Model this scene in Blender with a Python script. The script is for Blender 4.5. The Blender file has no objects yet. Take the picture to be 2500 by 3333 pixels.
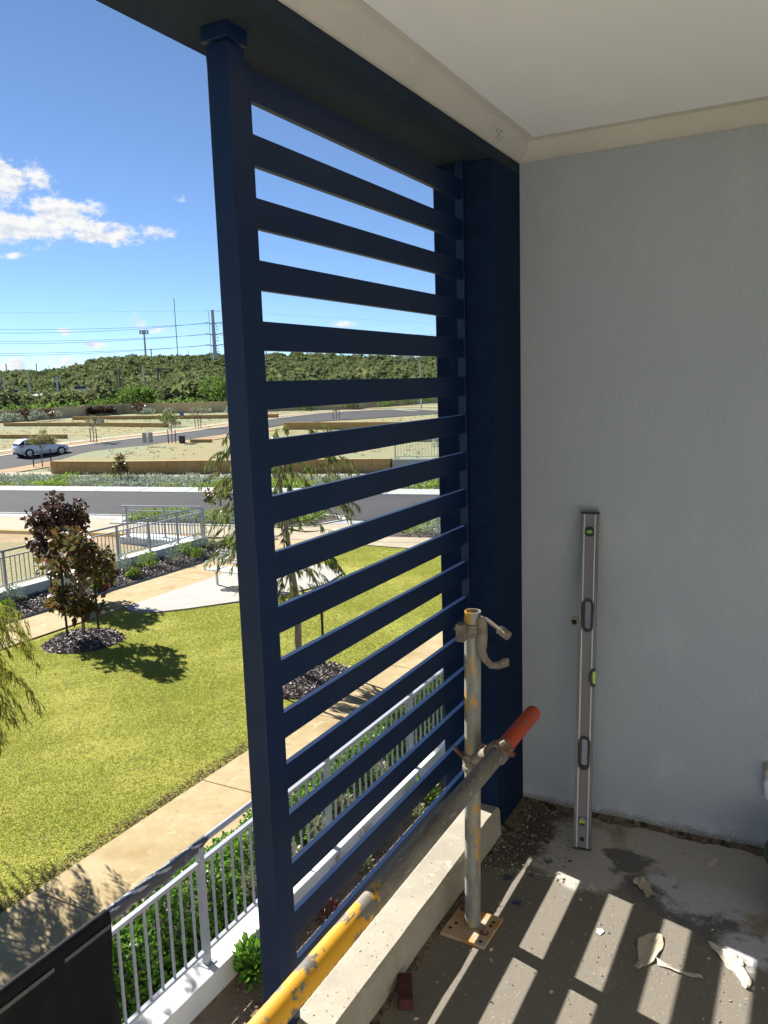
import bpy, bmesh, math, random
import numpy as np
from mathutils import Vector, Matrix
random.seed(7); rng = np.random.default_rng(11)
R = math.radians
SC = bpy.context.scene
COL = SC.collection

# ------------------------------------------------------------------ camera, sky, sun, exposure
cam = bpy.data.cameras.new("camera"); camo = bpy.data.objects.new("camera", cam); COL.objects.link(camo)
yaw, pit, rol = -0.493732, -0.155989, -0.032128
fw = Vector((math.sin(yaw)*math.cos(pit), math.cos(yaw)*math.cos(pit), math.sin(pit)))
rt = Vector((math.cos(yaw), -math.sin(yaw), 0)); up = rt.cross(fw)
r2 = math.cos(rol)*rt + math.sin(rol)*up; u2 = -math.sin(rol)*rt + math.cos(rol)*up
M4 = Matrix((r2, u2, -fw)).transposed().to_4x4(); M4.translation = Vector((1.09454, -2.95640, 1.65517))
camo.matrix_world = M4
cam.sensor_fit = 'HORIZONTAL'; cam.sensor_width = 36; cam.lens = 38.196
cam.clip_start = 0.05; cam.clip_end = 4000
SC.camera = camo

SUN_EL = R(34.3); SUN_H = (-0.962, 0.274)
sd = Vector((SUN_H[0]*math.cos(SUN_EL), SUN_H[1]*math.cos(SUN_EL), math.sin(SUN_EL)))
sl = bpy.data.lights.new("sun", 'SUN'); sl.energy = 5.0; sl.angle = R(0.53); sl.color = (1.0, 0.965, 0.90)
so = bpy.data.objects.new("sun", sl); COL.objects.link(so); so.rotation_euler = sd.to_track_quat('Z', 'Y').to_euler()

SKY_STRENGTH = 0.05
W = bpy.data.worlds.new("World"); SC.world = W; W.use_nodes = True
nt = W.node_tree; nt.nodes.clear()
def wn(t, **k):
    n = nt.nodes.new(t)
    for a, b in k.items(): setattr(n, a, b)
    return n
def wmath(op, a, b=None, c=None):
    n = wn('ShaderNodeMath', operation=op)
    for i, v in enumerate((a, b, c)):
        if v is None: continue
        if hasattr(v, 'is_output'): nt.links.new(v, n.inputs[i])
        else: n.inputs[i].default_value = v
    return n.outputs[0]
sky = wn('ShaderNodeTexSky', sky_type='NISHITA'); sky.sun_disc = False
sky.sun_elevation = SUN_EL; sky.sun_rotation = math.atan2(SUN_H[0], SUN_H[1]) % (2*math.pi)
sky.altitude = 8000; sky.air_density = 1.6; sky.dust_density = 0.0; sky.ozone_density = 3.6
tc = wn('ShaderNodeTexCoord'); sx = wn('ShaderNodeSeparateXYZ'); nt.links.new(tc.outputs['Generated'], sx.inputs[0])
X_, Y_, Z_ = sx.outputs
hor = wmath('SQRT', wmath('ADD', wmath('MULTIPLY', X_, X_), wmath('MULTIPLY', Y_, Y_)))
az = wmath('MULTIPLY', wmath('ARCTAN2', X_, Y_), 57.2958)
el = wmath('MULTIPLY', wmath('ARCTAN2', Z_, hor), 57.2958)
cxyz = wn('ShaderNodeCombineXYZ'); nt.links.new(az, cxyz.inputs[0]); nt.links.new(wmath('MULTIPLY', el, 1.5), cxyz.inputs[1])
def wnoise(scale, detail, rough, off=0.0):
    n = wn('ShaderNodeTexNoise'); n.inputs['Scale'].default_value = scale; n.inputs['Detail'].default_value = detail
    n.inputs['Roughness'].default_value = rough
    if off:
        m = wn('ShaderNodeVectorMath', operation='ADD'); nt.links.new(cxyz.outputs[0], m.inputs[0]); m.inputs[1].default_value = (-off, off*1.3, 0)
        nt.links.new(m.outputs[0], n.inputs['Vector'])
    else: nt.links.new(cxyz.outputs[0], n.inputs['Vector'])
    return n.outputs['Fac']
n1 = wnoise(0.62, 9, 0.62); n2 = wnoise(0.62, 9, 0.62, 0.28); n3 = wnoise(1.6, 8, 0.6)
# cloud banks: azimuth, elevation, half width, half height, strength (degrees)
PUFFS = [(-52.0, 12.9, 2.5, 1.15, 1.0), (-48.6, 11.0, 2.1, 1.25, 1.0), (-51.6, 10.3, 3.2, 1.05, 1.0), (-55.8, 11.6, 3.4, 2.2, 1.0),
         (-45.0, 9.95, 1.35, 0.7, .9), (-46.6, 9.9, 1.4, .7, .9), (-42.5, 10.1, 0.9, 0.35, .62), (-51.3, 8.55, 1.0, 0.22, .6), (-40.9, 12.3, .5, .3, .45),
         (-51.5, 1.9, 2.6, 0.5, .62), (-47.8, 2.1, 1.8, 0.35, .55), (-44.3, 4.3, .5, .6, .55), (-43.0, 4.0, 1.2, .3, .52), (-49.0, 4.0, .7, .3, .52), (-47.0, 3.1, .8, .25, .6),
         (-30.5, 4.1, 1.0, .3, .6), (-33, 3.4, .8, .3, .5), (-80, 9, 9, 2.5, 1.0), (-110, 14, 12, 3, 1.0), (40, 12, 14, 3, .9), (100, 9, 12, 3, .9), (170, 12, 14, 3, .9)]
dens = None
for (pa, pe, rx, ry, st) in PUFFS:
    dx = wmath('DIVIDE', wmath('SUBTRACT', az, pa), rx); dy = wmath('DIVIDE', wmath('SUBTRACT', el, pe), ry)
    d = wmath('SQRT', wmath('ADD', wmath('MULTIPLY', dx, dx), wmath('MULTIPLY', dy, dy)))
    v = wmath('MULTIPLY', wmath('SUBTRACT', 1.48, d), st)
    dens = v if dens is None else wmath('MAXIMUM', dens, v)
nz = wmath('MULTIPLY', wmath('SUBTRACT', n1, 0.5), 3.4)
nzb = wmath('MULTIPLY', wmath('SUBTRACT', n3, 0.5), 1.3)
dn = wmath('ADD', wmath('ADD', dens, nz), nzb)
def wsmooth(v, lo, hi):
    m = wn('ShaderNodeMapRange', interpolation_type='SMOOTHSTEP'); nt.links.new(v, m.inputs[0])
    m.inputs[1].default_value = lo; m.inputs[2].default_value = hi; return m.outputs[0]
cmask = wmath('MULTIPLY', wsmooth(dn, 0.12, 0.95), wsmooth(dens, -0.15, 0.4))
shade = wsmooth(wmath('SUBTRACT', n1, n2), -0.16, 0.10)
mixc = wn('ShaderNodeMix', data_type='RGBA'); nt.links.new(shade, mixc.inputs[0])
mixc.inputs[6].default_value = (4.9, 5.3, 6.0, 1); mixc.inputs[7].default_value = (6.8, 6.8, 6.75, 1)
mixs = wn('ShaderNodeMix', data_type='RGBA'); nt.links.new(cmask, mixs.inputs[0])
skm = wn('ShaderNodeMix', data_type='RGBA', blend_type='MULTIPLY'); skm.inputs[0].default_value = 1.0
nt.links.new(sky.outputs[0], skm.inputs[6]); skm.inputs[7].default_value = (1.0, 1.0, 1.0, 1)
nt.links.new(skm.outputs[2], mixs.inputs[6]); nt.links.new(mixc.outputs[2], mixs.inputs[7])
bg = wn('ShaderNodeBackground'); bg.inputs[1].default_value = SKY_STRENGTH
nt.links.new(mixs.outputs[2], bg.inputs[0]); wo = wn('ShaderNodeOutputWorld'); nt.links.new(bg.outputs[0], wo.inputs[0])

SC.view_settings.view_transform = 'Standard'; SC.view_settings.look = 'None'
SC.view_settings.exposure = 1.52; SC.view_settings.gamma = 1; SC.view_settings.use_curve_mapping = False
SC.render.engine = 'CYCLES'
SC.cycles.max_bounces = 16; SC.cycles.diffuse_bounces = 12; SC.cycles.transparent_max_bounces = 12
SC.cycles.use_denoising = True

# ------------------------------------------------------------------ materials
def material(name, base, layers=(), rough=0.7, metal=0.0, bump=(), trans=0.0, island=None, spec=0.5, coat=0.0):
    """layers: (colour, scale, lo, hi, detail, stretch) noise masks laid over base; or ('blob', colour, [(x,y,r)], distort scale, amount)
    bump: (scale, strength, distance, detail); island: (second colour, amount) random tint per mesh island"""
    m = bpy.data.materials.new(name); m.use_nodes = True
    t = m.node_tree; b = t.nodes['Principled BSDF']; L = t.links
    b.inputs['Roughness'].default_value = rough; b.inputs['Metallic'].default_value = metal
    b.inputs['Specular IOR Level'].default_value = spec; b.inputs['Coat Weight'].default_value = coat
    co = t.nodes.new('ShaderNodeTexCoord').outputs['Object']
    cur = None
    def mix(fac, a, c):
        n = t.nodes.new('ShaderNodeMix'); n.data_type = 'RGBA'
        L.new(fac, n.inputs[0])
        if isinstance(a, tuple): n.inputs[6].default_value = (*a, 1)
        else: L.new(a, n.inputs[6])
        n.inputs[7].default_value = (*c, 1)
        return n.outputs[2]
    def noise(scale, detail=5, stretch=None, rough_=0.6):
        n = t.nodes.new('ShaderNodeTexNoise'); n.inputs['Scale'].default_value = scale; n.inputs['Detail'].default_value = detail
        n.inputs['Roughness'].default_value = rough_
        if stretch:
            v = t.nodes.new('ShaderNodeVectorMath'); v.operation = 'MULTIPLY'; L.new(co, v.inputs[0]); v.inputs[1].default_value = stretch
            L.new(v.outputs[0], n.inputs['Vector'])
        else: L.new(co, n.inputs['Vector'])
        return n.outputs['Fac']
    def ramp(v, lo, hi):
        r = t.nodes.new('ShaderNodeMapRange'); L.new(v, r.inputs[0]); r.inputs[1].default_value = lo; r.inputs[2].default_value = hi
        return r.outputs[0]
    def mth(op, a, b2):
        n = t.nodes.new('ShaderNodeMath'); n.operation = op
        for i, v in enumerate((a, b2)):
            if hasattr(v, 'is_output'): L.new(v, n.inputs[i])
            else: n.inputs[i].default_value = v
        return n.outputs[0]
    cur = base
    for ly in layers:
        if ly[0] == 'blob':
            _, c, pts, ds, amt, edge = ly
            nz_ = noise(ds, 6)
            best = None
            for (x, y, rr) in pts:
                v = t.nodes.new('ShaderNodeVectorMath'); v.operation = 'DISTANCE'
                f = t.nodes.new('ShaderNodeVectorMath'); f.operation = 'MULTIPLY'; L.new(co, f.inputs[0]); f.inputs[1].default_value = (1, 1, 0)
                L.new(f.outputs[0], v.inputs[0]); v.inputs[1].default_value = (x, y, 0)
                d_ = mth('SUBTRACT', 1.0, mth('DIVIDE', v.outputs['Value'], rr))
                best = d_ if best is None else mth('MAXIMUM', best, d_)
            k = mth('ADD', best, mth('MULTIPLY', mth('SUBTRACT', nz_, 0.5), amt))
            cur = mix(ramp(k, 0.0, edge), cur, c)
        elif ly[0] == 'band':       # paint along one axis: colour, axis, from, to, soft, noise amount
            _, c, ax, lo, hi, soft, amt, ns = ly[:8]
            s = t.nodes.new('ShaderNodeSeparateXYZ'); L.new(co, s.inputs[0]); v = s.outputs[ax]
            v = mth('ADD', v, mth('MULTIPLY', mth('SUBTRACT', noise(ns, 5), 0.5), amt))
            k = mth('MULTIPLY', ramp(v, lo-soft, lo+soft), ramp(v, hi+soft, hi-soft))
            k = mth('MULTIPLY', k, ramp(noise(ns*1.7+3, 6, None, .65), ly[8] if len(ly) > 8 else 0.25, (ly[8] if len(ly) > 8 else 0.25)+.035))
            cur = mix(k, cur, c)
        else:
            c, scale, lo, hi = ly[:4]
            fac = ramp(noise(scale, ly[4] if len(ly) > 4 else 5, ly[5] if len(ly) > 5 else None), lo, hi)
            cur = mix(fac, cur, c)
    if island:
        g = t.nodes.new('ShaderNodeNewGeometry')
        r = t.nodes.new('ShaderNodeMapRange'); L.new(g.outputs['Random Per Island'], r.inputs[0])
        r.inputs[1].default_value = island[1]; r.inputs[2].default_value = island[2]
        cur = mix(r.outputs[0], cur, island[0])
        if len(island) > 3:
            w = t.nodes.new('ShaderNodeTexWhiteNoise'); w.noise_dimensions = '1D'; L.new(g.outputs['Random Per Island'], w.inputs['W'])
            r2_ = ramp(w.outputs['Value'], island[4], island[5]); cur = mix(r2_, cur, island[3])
    if isinstance(cur, tuple): b.inputs['Base Color'].default_value = (*cur, 1)
    else: L.new(cur, b.inputs['Base Color'])
    prev = None
    for (scale, strength, dist, det) in bump:
        n = t.nodes.new('ShaderNodeBump'); n.inputs['Strength'].default_value = strength; n.inputs['Distance'].default_value = dist
        L.new(noise(scale, det), n.inputs['Height'])
        if prev: L.new(prev, n.inputs['Normal'])
        prev = n.outputs[0]
    if prev: L.new(prev, b.inputs['Normal'])
    if trans > 0:
        tr = t.nodes.new('ShaderNodeBsdfTranslucent'); mx = t.nodes.new('ShaderNodeMixShader'); mx.inputs[0].default_value = trans
        if isinstance(cur, tuple): tr.inputs[0].default_value = (*cur, 1)
        else: L.new(cur, tr.inputs[0])
        L.new(b.outputs[0], mx.inputs[1]); L.new(tr.outputs[0], mx.inputs[2])
        L.new(mx.outputs[0], t.nodes['Material Output'].inputs['Surface'])
    return m

MT = {}
MT['navy_metal'] = material('navy powder coat', (0.0036, 0.0148, 0.051), rough=0.40, spec=.27, bump=((900, .12, .0004, 2),))
MT['navy_render'] = material('navy textured render', (0.0048, 0.0145, 0.044), [((0.008, 0.021, 0.056), 30, .4, .7), ((0.3, 0.33, 0.36), 14, .79, .82, 8)], rough=0.95, spec=.15, bump=((420, .9, .003, 3),))
MT['soffit_render'] = material('dark soffit render', (0.019, 0.033, 0.058), [((0.028, 0.038, 0.044), 5, .4, .65), ((0.25, 0.26, 0.26), 17, .80, .83, 8)], rough=0.95, spec=.15, bump=((380, .9, .003, 3),))
MT['grey_render'] = material('grey acrylic render', (0.375, 0.408, 0.452), [((0.34, 0.372, 0.42), 1.3, .42, .68, 8, (1, 1, .6)), ((0.43, 0.455, 0.49), 5, .55, .72, 7, (1, 1, .5)), ('band', (0.44, 0.48, 0.53), 2, -1, .045, .02, .16, 5, .46), ('band', (0.20, 0.19, 0.175), 2, -1, .008, .012, .05, 14, .40), ((0.44, 0.468, 0.505), 165, .5, .64, 4), ((0.318, 0.345, 0.38), 205, .55, .67, 4)], rough=0.95, spec=.2, bump=((290, .7, .0028, 5), (5, .12, .01, 3), (1.2, .08, .02, 3)))
MT['ceiling'] = material('ceiling paint', (0.885, 0.895, 0.905), [((0.855, 0.865, 0.875), 1.1, .4, .7)], rough=0.9, spec=.2, bump=((3, .12, .01, 2),))
MT['cornice'] = material('raw plaster cornice', (0.575, 0.55, 0.495), [((0.53, 0.505, 0.45), 6, .4, .7), ((0.68, 0.64, 0.56), 25, .62, .72)], rough=0.95, spec=.1, bump=((60, .15, .002, 4),))
MT['floor'] = material('balcony concrete', (0.325, 0.285, 0.215), [
    ((0.235, 0.20, 0.148), 3.2, .42, .60, 9), ((0.375, 0.335, 0.26), 9, .55, .68, 9), ((0.25, 0.215, 0.165), 27, .55, .66, 9),
    ('blob', (0.16, 0.139, 0.108), [(0.30, -.95, .5), (.62, -.60, .34), (.9, -.78, .42), (.56, -1.2, .5), (.12, -.55, .3), (1.0, -1.3, .5)], 7, 1.1, .25),
    ('blob', (0.37, 0.34, 0.30), [(.33, -.30, .15), (.45, -.36, .15), (.38, -.22, .14), (.72, -.12, .2), (.92, -.2, .2)], 12, .8, .16),
    ('blob', (0.115, 0.105, 0.098), [(.58, -.27, .09), (.66, -.38, .1), (.75, -.43, .10), (.86, -.50, .09), (.53, -.24, .06)], 17, 2.0, .35),
    ('blob', (0.40, 0.395, 0.42), [(.80, -.385, .12), (.90, -.36, .09), (.70, -.33, .06), (.98, -.56, .1)], 24, 2.2, .5),
    ((0.46, 0.425, 0.35), 34, .70, .78, 8), ((0.42, 0.385, 0.31), 95, .62, .74, 6), ((0.10, 0.095, 0.09), 60, .70, .78, 6),
    ('blob', (0.022, 0.032, 0.085), [(.207, -.372, .022), (.22, -.53, .022), (.293, -.646, .020), (.317, -.376, .018), (.272, -.258, .022), (.288, -.483, .012), (.386, -.344, .010)], 90, 3.4, .5),
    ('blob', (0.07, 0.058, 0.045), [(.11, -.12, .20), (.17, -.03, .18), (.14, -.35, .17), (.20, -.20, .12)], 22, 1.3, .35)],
    rough=0.85, bump=((160, .5, .003, 8), (22, .35, .004, 6)))
MT['curb'] = material('raw concrete curb', (0.37, 0.335, 0.265), [((0.30, 0.27, 0.21), 5, .42, .66, 8), ((0.44, 0.41, 0.34), 28, .58, .72, 8), ((0.14, 0.125, 0.10), 75, .73, .78, 4)], rough=0.92, spec=.2, bump=((190, .6, .003, 8), (14, .35, .006, 6)))
MT['dirt'] = material('cement dirt', (0.13, 0.10, 0.072), [((0.22, 0.185, 0.14), 60, .5, .62, 6), ((0.045, 0.038, 0.03), 28, .52, .62, 6)], rough=1, spec=.1, bump=((120, 1, .01, 8),))
MT['grit'] = material('plaster grit', (0.42, 0.39, 0.35), rough=.95, island=((0.10, 0.09, 0.08), .2, .9))
MT['tube'] = material('galvanised tube with paint', (0.16, 0.145, 0.12), [
    ((0.095, 0.082, 0.064), 9, .45, .62, 8, (3, .7, 3)), ((0.34, 0.33, 0.30), 30, .60, .7, 8, (2, .5, 2)),
    ('band', (0.52, 0.262, 0.010), 1, -4.0, -1.60, .03, .26, 9, .43), ('band', (0.42, 0.055, 0.018), 1, -0.86, 0.5, .035, .14, 16, .37),
    ((0.36, 0.33, 0.27), 40, .66, .72, 8), ((0.07, 0.055, 0.04), 34, .66, .70, 8, (3, .35, 3))], rough=0.55, spec=.4, bump=((70, .35, .0015, 6),))
MT['pole'] = material('galvanised pole with paint marks', (0.235, 0.235, 0.205), [
    ((0.16, 0.16, 0.145), 22, .42, .62, 8, (2, 2, .5)), ((0.36, 0.36, 0.32), 40, .6, .72, 8, (2, 2, .3)),
    ((0.44, 0.23, 0.022), 8, .53, .58, 7, (2.6, 2.6, .8)), ((0.05, 0.048, 0.045), 55, .70, .74, 8)], rough=0.5, metal=.0, bump=((90, .3, .001, 6),))
MT['rust_plate'] = material('rusty base plate', (0.40, 0.31, 0.22), [((0.40, 0.20, 0.05), 11, .45, .62, 7), ((0.30, 0.28, 0.25), 16, .55, .66, 7), ((0.07, 0.04, 0.022), 26, .64, .7, 7)], rough=0.75, bump=((110, .4, .002, 6),))
MT['clamp'] = material('old forged clamp', (0.20, 0.165, 0.125), [((0.11, 0.085, 0.065), 30, .45, .6, 7), ((0.34, 0.31, 0.26), 60, .6, .7, 6)], rough=0.6, bump=((140, .4, .002, 5),))
MT['rust_bolt'] = material('rusty bolt', (0.13, 0.055, 0.03), [((0.22, 0.15, 0.11), 90, .5, .62)], rough=0.75)
MT['alu'] = material('worn aluminium', (0.155, 0.145, 0.138), [((0.11, 0.102, 0.096), 14, .45, .7, 8, (3, 3, .4))], rough=0.42, metal=.55)
MT['alu_bright'] = material('bright aluminium ridge', (0.50, 0.48, 0.46), rough=.35, metal=.6)
MT['level_web'] = material('dusty grey web', (0.155, 0.142, 0.158), [((0.22, 0.22, 0.22), 4, .52, .66, 7, (2, 2, .7))], rough=.6, metal=.1)
MT['black_rubber'] = material('black rubber', (0.012, 0.012, 0.016), rough=.6)
MT['vial'] = material('green vial', (0.16, 0.36, 0.10), [((.25, .5, .1), 40, .5, .6)], rough=.15)
MT['vial_yellow'] = material('yellow vial', (0.36, 0.46, 0.06), rough=.15)
MT['paper'] = material('masking paper', (0.40, 0.345, 0.255), [((0.33, 0.28, 0.20), 25, .5, .65)], rough=.85, bump=((40, .3, .004, 4),))
MT['paper_pale'] = material('pale torn tape', (0.52, 0.47, 0.39), [((0.42, 0.38, 0.32), 30, .5, .65)], rough=.8, bump=((50, .3, .004, 4),))
MT['dark_brick'] = material('dark red brick', (0.055, 0.012, 0.012), [((0.09, 0.02, 0.018), 40, .5, .65)], rough=.8, bump=((90, .5, .002, 5),))
MT['white_plastic'] = material('white plastic', (.75, .76, .78), rough=.4)
MT['tan_plastic'] = material('tan dusty plastic', (.42, .37, .30), rough=.6)
MT['green_plastic'] = material('dark green plastic', (.008, .045, .022), rough=.4)
MT['sand'] = material('sandy soil', (0.30, 0.215, 0.135), [((0.22, 0.15, 0.09), 2.5, .42, .65, 8), ((0.40, 0.32, 0.22), 14, .58, .72, 8)], rough=1, spec=.1, bump=((40, 1, .03, 8),))
MT['wall_white'] = material('cream white wall paint', (0.74, 0.72, 0.66), [((0.66, 0.64, 0.58), 3, .5, .75, 7), ((.45, .42, .36), 30, .74, .8, 6)], rough=.9, spec=.2, bump=((130, .2, .002, 4),))
MT['wall_green'] = material('pale blue white wall paint', (0.62, 0.66, 0.64), [((0.55, 0.585, 0.57), 2, .45, .7, 7)], rough=.9, spec=.2)
MT['fence_metal'] = material('grey blue powder coat', (0.33, 0.345, 0.385), [((0.30, 0.315, 0.35), 8, .45, .65)], rough=.35)
MT['cloth'] = material('black shade cloth', (0.0045, 0.0045, 0.006), [((0.010, 0.009, 0.008), 7, .5, .7, 7)], spec=.2, rough=.8, bump=((420, .5, .002, 2), (9, .35, .02, 4)))
MT['cloth_band'] = material('grey cloth band', (0.085, 0.085, 0.082), [((0.05, .05, .05), 90, .45, .6)], rough=.8)
MT['sleeve'] = material('dark grey plastic wrap', (0.045, 0.052, 0.070), [((0.09, .10, .13), 12, .55, .7, 7)], rough=.38, bump=((16, .6, .02, 5),))
MT['path'] = material('honey concrete path', (0.335, 0.257, 0.135), [((0.385, 0.302, 0.172), 2.6, .45, .62, 9), ((0.28, 0.20, 0.09), 1.4, .5, .70, 9), ((.42, .33, .19), 7, .55, .66, 9), ((.25, .175, .085), 11, .62, .72, 9)], rough=.9, spec=.2, bump=((120, .2, .003, 5),))
MT['footpath'] = material('pale street footpath', (0.335, 0.285, 0.205), [((0.30, 0.255, 0.175), 1.2, .45, .65, 8), ((0.44, 0.38, 0.28), 3, .55, .7, 7)], rough=.9, spec=.2)
MT['joint'] = material('path joint', (0.20, 0.15, 0.10), rough=1)
MT['pad'] = material('pale exposed concrete', (0.36, 0.34, 0.31), [((0.32, 0.30, 0.27), 2.5, .45, .7, 8), ((.47, .445, .405), 22, .6, .7, 6)], rough=.9, spec=.2)
MT['soil_lawn'] = material('lawn thatch', (0.33, 0.325, 0.07), [((0.38, 0.36, 0.085), 1.1, .42, .66, 6), ((0.27, .205, .11), 2.4, .60, .74, 9), ((0.15, .16, .035), 16, .50, .7, 8)], rough=1, spec=.05, bump=((34, 1, .05, 8),))
MT['blade'] = material('grass blades', (0.36, 0.395, 0.06), [((0.43, 0.435, 0.09), .9, .42, .64, 5), ((0.28, 0.21, 0.10), 2.3, .56, .70, 8), ((0.26, 0.30, 0.04), 4.5, .55, .70, 6)], rough=.7, spec=.2, trans=.35, island=((0.27, 0.335, 0.042), .0, 1.0, (.48, .43, .19), .86, .95))
MT['asphalt'] = material('asphalt', (0.046, 0.046, 0.050), [((0.058, 0.058, 0.061), .35, .42, .66, 8), ((.038, .038, .042), 1.3, .55, .72, 8), ((.035, .036, .04), 40, .5, .65, 4)], rough=.95, spec=.15, bump=((60, .3, .006, 4),))
MT['kerb'] = material('kerb concrete', (0.36, 0.35, 0.33), [((0.31, 0.42, 0.39), 1.2, .45, .7, 6)], rough=.9, spec=.2)
MT['paver_grey'] = material('grey paving', (0.30, 0.30, 0.30), [((0.24, 0.24, 0.245), 6, .5, .6, 3)], rough=.9)
MT['limestone'] = material('limestone block', (0.42, 0.275, 0.11), [((0.46, 0.32, 0.15), 1.2, .42, .68, 7), ((0.40, 0.255, 0.10), 5, .58, .74, 7)], rough=.95, spec=.1, bump=((22, .5, .02, 6),))
MT['limestone_pale'] = material('pale limestone wall', (0.66, 0.50, 0.29), [((0.58, 0.43, 0.24), 1.1, .45, .7, 6)], rough=.95, spec=.1)
MT['field'] = material('dry seeded lot', (0.265, 0.24, 0.13), [((0.215, 0.245, 0.155), .10, .44, .60, 7), ((0.29, 0.24, 0.145), .5, .5, .72, 8), ((0.24, 0.22, 0.12), 2.2, .66, .76, 8)], rough=1, spec=.05, bump=((9, .8, .08, 6),))
MT['bare_sand'] = material('bare orange sand', (0.35, 0.26, 0.16), [((0.28, 0.195, 0.115), .8, .45, .66, 8), ((.27, .19, .12), 3, .62, .74, 8)], rough=1, spec=.05, bump=((12, .7, .05, 6),))
MT['mulch_base'] = material('mulch bed soil', (0.055, 0.040, 0.033), [((.10, .075, .06), 9, .5, .65, 7)], rough=1, bump=((30, 1, .04, 7),))
MT['chip'] = material('mulch chips', (0.08, 0.056, 0.05), rough=.6, spec=.8, island=((0.30, 0.25, 0.23), .45, 1.0))
MT['leaf_hedge'] = material('hedge leaves', (0.10, 0.23, 0.024), rough=.4, spec=.3, trans=.4, island=((0.15, 0.28, 0.035), .2, 1.0, (.045, .11, .018), .7, .95))
MT['leaf_dark'] = material('burgundy maple leaves', (0.062, 0.032, 0.026), rough=.4, spec=.5, trans=.35, island=((0.095, 0.026, 0.018), .5, 1.0, (.045, .040, .014), .55, .8))
MT['leaf_maple'] = material('olive maple leaves', (0.085, 0.082, 0.022), rough=.4, spec=.5, trans=.4, island=((0.17, 0.075, 0.018), .45, 1.0, (.085, .020, .014), .78, .92))
MT['leaf_pep'] = material('peppermint leaves', (0.17, 0.19, 0.032), rough=.5, spec=.3, trans=.5, island=((0.27, 0.26, 0.04), .3, 1.0, (.17, .10, .03), .9, .97))
MT['leaf_willow'] = material('weeping leaves', (0.115, 0.145, 0.035), rough=.45, spec=.45, trans=.4, island=((0.19, 0.20, 0.055), .3, 1.0, (.05, .075, .018), .65, .9))
MT['leaf_young'] = material('young street tree leaves', (0.14, 0.145, 0.06), rough=.6, trans=.3, island=((0.19, 0.17, 0.07), .3, 1))
MT['leaf_car_tree'] = material('olive street tree leaves', (0.17, 0.165, 0.05), rough=.6, trans=.35, island=((0.25, 0.22, 0.07), .2, 1))
MT['leaf_silver'] = material('silver groundcover', (0.30, 0.345, 0.26), rough=.8, trans=.3, island=((0.20, 0.25, 0.165), .2, 1.0))
MT['leaf_lime'] = material('lime groundcover', (0.22, 0.31, 0.035), rough=.6, trans=.4, island=((0.14, 0.225, 0.03), .2, 1.0))
MT['leaf_pale'] = material('pale succulent leaves', (0.20, 0.23, 0.10), rough=.5, trans=.2, island=((0.27, 0.26, 0.12), .2, 1.0))
MT['leaf_bush'] = material('coastal scrub leaves', (0.115, 0.15, 0.058), [((0.19, 0.205, 0.085), .11, .46, .58, 3), ((0.085, 0.105, 0.055), .16, .50, .60, 3)], rough=.95, spec=.02, trans=.35, island=((0.19, 0.225, 0.09), .2, 2.0))
MT['leaf_fig'] = material('bright broad leaves', (0.10, 0.17, 0.035), rough=.75, spec=.1, trans=.35, island=((0.16, 0.24, 0.05), .2, 1.0, (.06, .11, .03), .7, .95))
MT['hill'] = material('hill soil and scrub', (0.10, 0.12, 0.052), [((0.17, 0.17, 0.085), .05, .45, .65, 7), ((.03, .045, .02), .25, .5, .65, 6)], rough=1, spec=.05)
MT['leaf_red'] = material('red bed leaves', (.10, .018, .025), rough=.5, trans=.2, island=((.05, .03, .02), .3, 1))
MT['bark'] = material('pale bark', (0.26, 0.20, 0.15), [((0.17, 0.13, 0.10), 14, .45, .62, 6, (2, 2, .4))], rough=.95, bump=((40, .5, .006, 5),))
MT['stake'] = material('black tree stake', (0.014, 0.012, 0.012), rough=.8)
MT['straw'] = material('dry weeds', (.30, .235, .14), rough=.9, trans=.2, island=((.16, .12, .07), .2, 1))
MT['bench_slat'] = material('bench slat', (0.66, 0.62, 0.57), [((.58, .54, .49), 20, .5, .65, 5, (1, 6, 6))], rough=.6)
MT['bench_metal'] = material('cream bench metal', (0.62, 0.60, 0.54), rough=.4)
MT['car_paint'] = material('white car paint', (0.66, 0.69, 0.74), rough=.25, coat=.6)
MT['glass_dark'] = material('dark car glass', (0.025, 0.035, 0.04), rough=.08, spec=.8)
MT['tyre'] = material('tyre', (0.012, 0.012, 0.013), rough=.85)
MT['rim'] = material('alloy rim', (0.45, 0.45, 0.47), rough=.35, metal=.6)
MT['red_lamp'] = material('tail lamp', (0.42, 0.016, 0.03), rough=.2)
MT['clear_lamp'] = material('head lamp', (.6, .62, .65), rough=.1)
MT['plate_white'] = material('plain plate', (.7, .7, .72), rough=.5)
MT['steel_far'] = material('grey steel pole', (0.50, 0.52, 0.57), rough=.6)
MT['steel_pale'] = material('pale painted pole', (0.50, 0.52, 0.55), rough=.6)
MT['pole_dark'] = material('weathered timber pole', (0.16, 0.17, 0.14), rough=.9)
MT['wire'] = material('conductor wire', (0.34, 0.42, 0.54), rough=.6)
MT['shed'] = material('shed cladding', (0.12, 0.125, 0.14), [((.16, .165, .18), 3, .5, .6)], rough=.8)
MT['shed_roof'] = material('pale roof', (0.26, 0.255, 0.25), rough=.8)
MT['rubble'] = material('brick rubble tan', (0.27, 0.22, 0.18), rough=.9)
MT['sign_grey'] = material('sign back', (.33, .34, .33), rough=.6)
MT['sign_blue'] = material('sign blue', (.05, .11, .33), rough=.5)
MT['box_dark'] = material('dark service box', (.03, .033, .035), rough=.6)
MT['inner_dark'] = material('pole hole', (0.02, 0.018, 0.015), rough=.9)

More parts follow.
